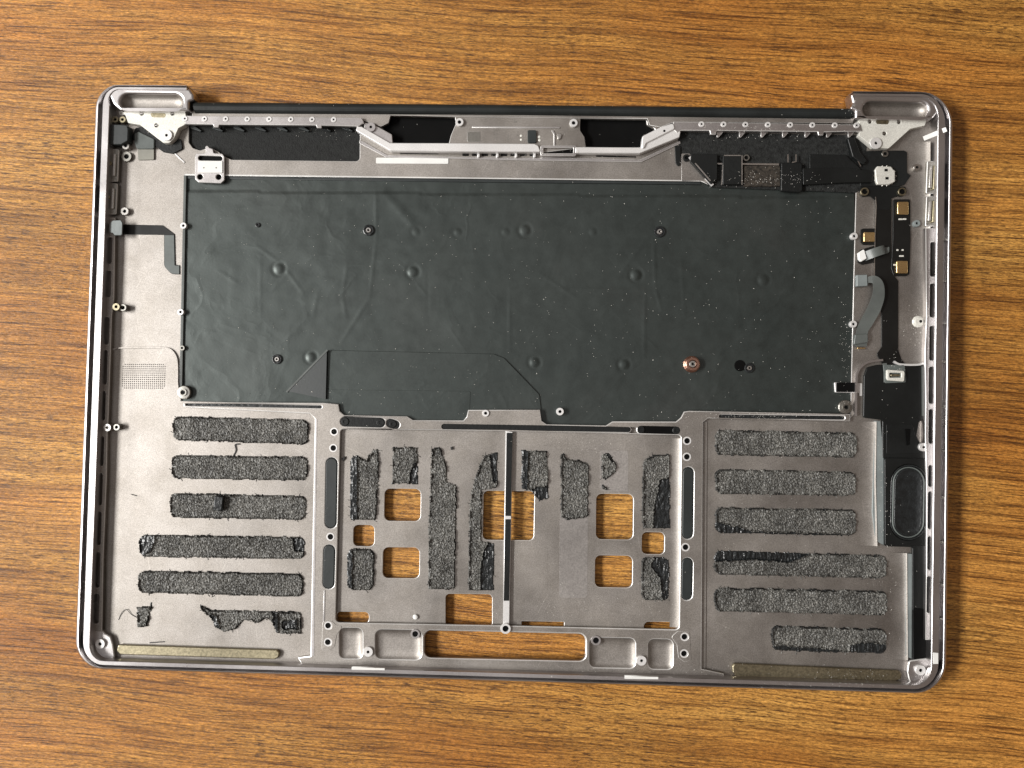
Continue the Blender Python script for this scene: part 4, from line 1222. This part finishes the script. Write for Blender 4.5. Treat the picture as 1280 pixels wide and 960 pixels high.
strip('chamber_ridge', [(x, y, 4.6) for x, y in path], 2.6, M['machined_aluminium'], case, thick=1.6)
path = smooth_path([(1118, 452), (1126, 455.5), (1150, 455.5), (1158, 450)], 5)
strip('chamber_ridge', [(x, y, 4.6) for x, y in path], 2.4, M['bright_aluminium'], case, thick=1.6)
tbk = plate('tab_bracket', rnd([(1043, 478), (1078, 479), (1078, 495), (1074, 495), (1074, 491), (1044, 490.5)], 1), 2.4, 3.3, M['bright_aluminium'], case, bev=0.12)
plate('black_tab', rect(1046, 478.3, 1068.5, 490, 1), 3.2, 3.9, M['black'], tbk, bev=0.1)

# ------------------------------------------------------------------ loose things lying in the case
fo = plate('foam_chunk', [(268, 620), (279, 621), (277, 639), (266, 638)], 3.6, 5.6, M['film_black'], None, bev=0.4)
tag(fo, 'black foam chunk standing on the third adhesive strip from the top at left', 'foam scrap')
for nm, p, lab in (('plastic_crumb', [(563, 559), (566, 558), (566.5, 562), (563.5, 562.5)], 'tiny dark crumb beside the tall narrow adhesive strip in the trackpad well'),
                   ('plastic_crumb', [(426.5, 573), (431, 570.5), (432, 572.5), (428.5, 577)], 'small black crumb at the left wall of the trackpad well')):
    tag(plate(nm, p, 3.05, 3.7, M['lint_dark'], None, bev=0.2), lab, 'crumb', 'dark crumbs in the trackpad well')
ro = lathe('white_bead', 519, 771.7, 3.05, [(.9, 0), (1.1, .4), (.9, .8), (.3, 1.0)], M['white_plastic'], None, n=14)
tag(ro, 'small white plastic bead near the bottom of the trackpad well', 'bead')


def fibre(name, pts, w, mat, label, cat):
    o = strip(name, smooth_path(pts, 5), w, mat, None, thick=.1)
    tag(o, label, cat)


fibre('lint_fibre', [(148, 775, 3.15), (152, 766, 3.4), (158, 762, 3.5), (164, 768, 3.3), (171, 772, 3.2)], .6, M['lint_dark'], 'curled dark hair left of the small adhesive scrap', 'fibre')
fibre('lint_fibre', [(187, 803.5, 3.15), (197, 802.8, 3.2), (206, 802.2, 3.15)], 1.2, M['lint_dark'], 'straight dark fibre just above the left brass coloured bar', 'fibre')
fibre('lint_fibre', [(291, 571, 3.2), (295, 563, 3.3), (294, 556, 3.4), (300, 555, 3.3)], 1.5, M['lint_dark'], 'dark shred bridging the top two adhesive strips at left', 'fibre')
fibre('lint_fibre', [(164, 618, 3.2), (168, 619, 3.2), (171, 620, 3.2)], .9, M['lint_dark'], 'short dark fibre left of the third adhesive strip', 'fibre')

# dust: laid down by dropping points on whatever is below
bpy.context.view_layer.update()
dg = bpy.context.evaluated_depsgraph_get()
rg = random.Random(11)
vs, fs = [], []


def speck(px, py, size):
    q = W(px, py, 4.0)
    hit, loc, nor, idx, ob, mx = sc.ray_cast(dg, Vector((q.x * S, q.y * S, 0.05)), Vector((0, 0, -1)))
    if not hit or loc.z < 0.0015:
        return
    b0 = len(vs)
    a0 = rg.uniform(0, 6.28); e = rg.uniform(1, 2.4)
    for k in range(4):
        a = a0 + k * math.pi / 2
        l = size * (e if k % 2 == 0 else 1) * rg.uniform(.6, 1.1)
        vs.append((loc.x / S + l * math.cos(a), loc.y / S + l * math.sin(a), loc.z / S + .02))
    vs.append((loc.x / S, loc.y / S, loc.z / S + size * 1.1))
    for k in range(4):
        fs.append((b0 + k, b0 + (k + 1) % 4, b0 + 4))


for _ in range(520):
    speck(rg.uniform(235, 1065), rg.uniform(225, 520), rg.uniform(.05, .13) * (1.8 if rg.random() < .06 else 1))
for _ in range(380):
    speck(rg.uniform(140, 1160), rg.uniform(145, 840), rg.uniform(.05, .13))
for cx, cy, sx, sy, n in ((950, 165, 90, 8, 110), (960, 225, 60, 9, 150), (700, 195, 90, 6, 70), (930, 520, 90, 5, 130), (1060, 440, 9, 50, 70), (1100, 610, 8, 70, 70), (1110, 720, 25, 60, 60), (1148, 405, 14, 28, 70),
                          (640, 550, 150, 8, 60), (740, 560, 60, 14, 60), (820, 735, 25, 25, 50), (730, 760, 70, 14, 50), (760, 838, 150, 6, 70), (1060, 845, 70, 7, 60), (410, 160, 40, 8, 60), (1030, 850, 100, 5, 40), (660, 130, 250, 6, 50),
                          (1120, 455, 12, 14, 30), (1062, 140, 9, 9, 30), (300, 508, 80, 3, 40), (960, 620, 70, 60, 60), (245, 740, 60, 30, 20)):
    for _ in range(n):
        speck(rg.gauss(cx, sx * .6), rg.gauss(cy, sy * .6), rg.uniform(.05, .14))
du = mesh('dust', vs, fs, M['dust_white'])
tag(du, 'fine pale dust specks scattered over the inside of the case', kind='stuff')
vs, fs = [], []
for _ in range(70):
    speck(rg.uniform(150, 400), rg.uniform(450, 800), rg.uniform(.05, .12))
tag(mesh('dark_dust', vs, fs, M['lint_dark']), 'dark crumbs of dust on the left palm rest', kind='stuff')
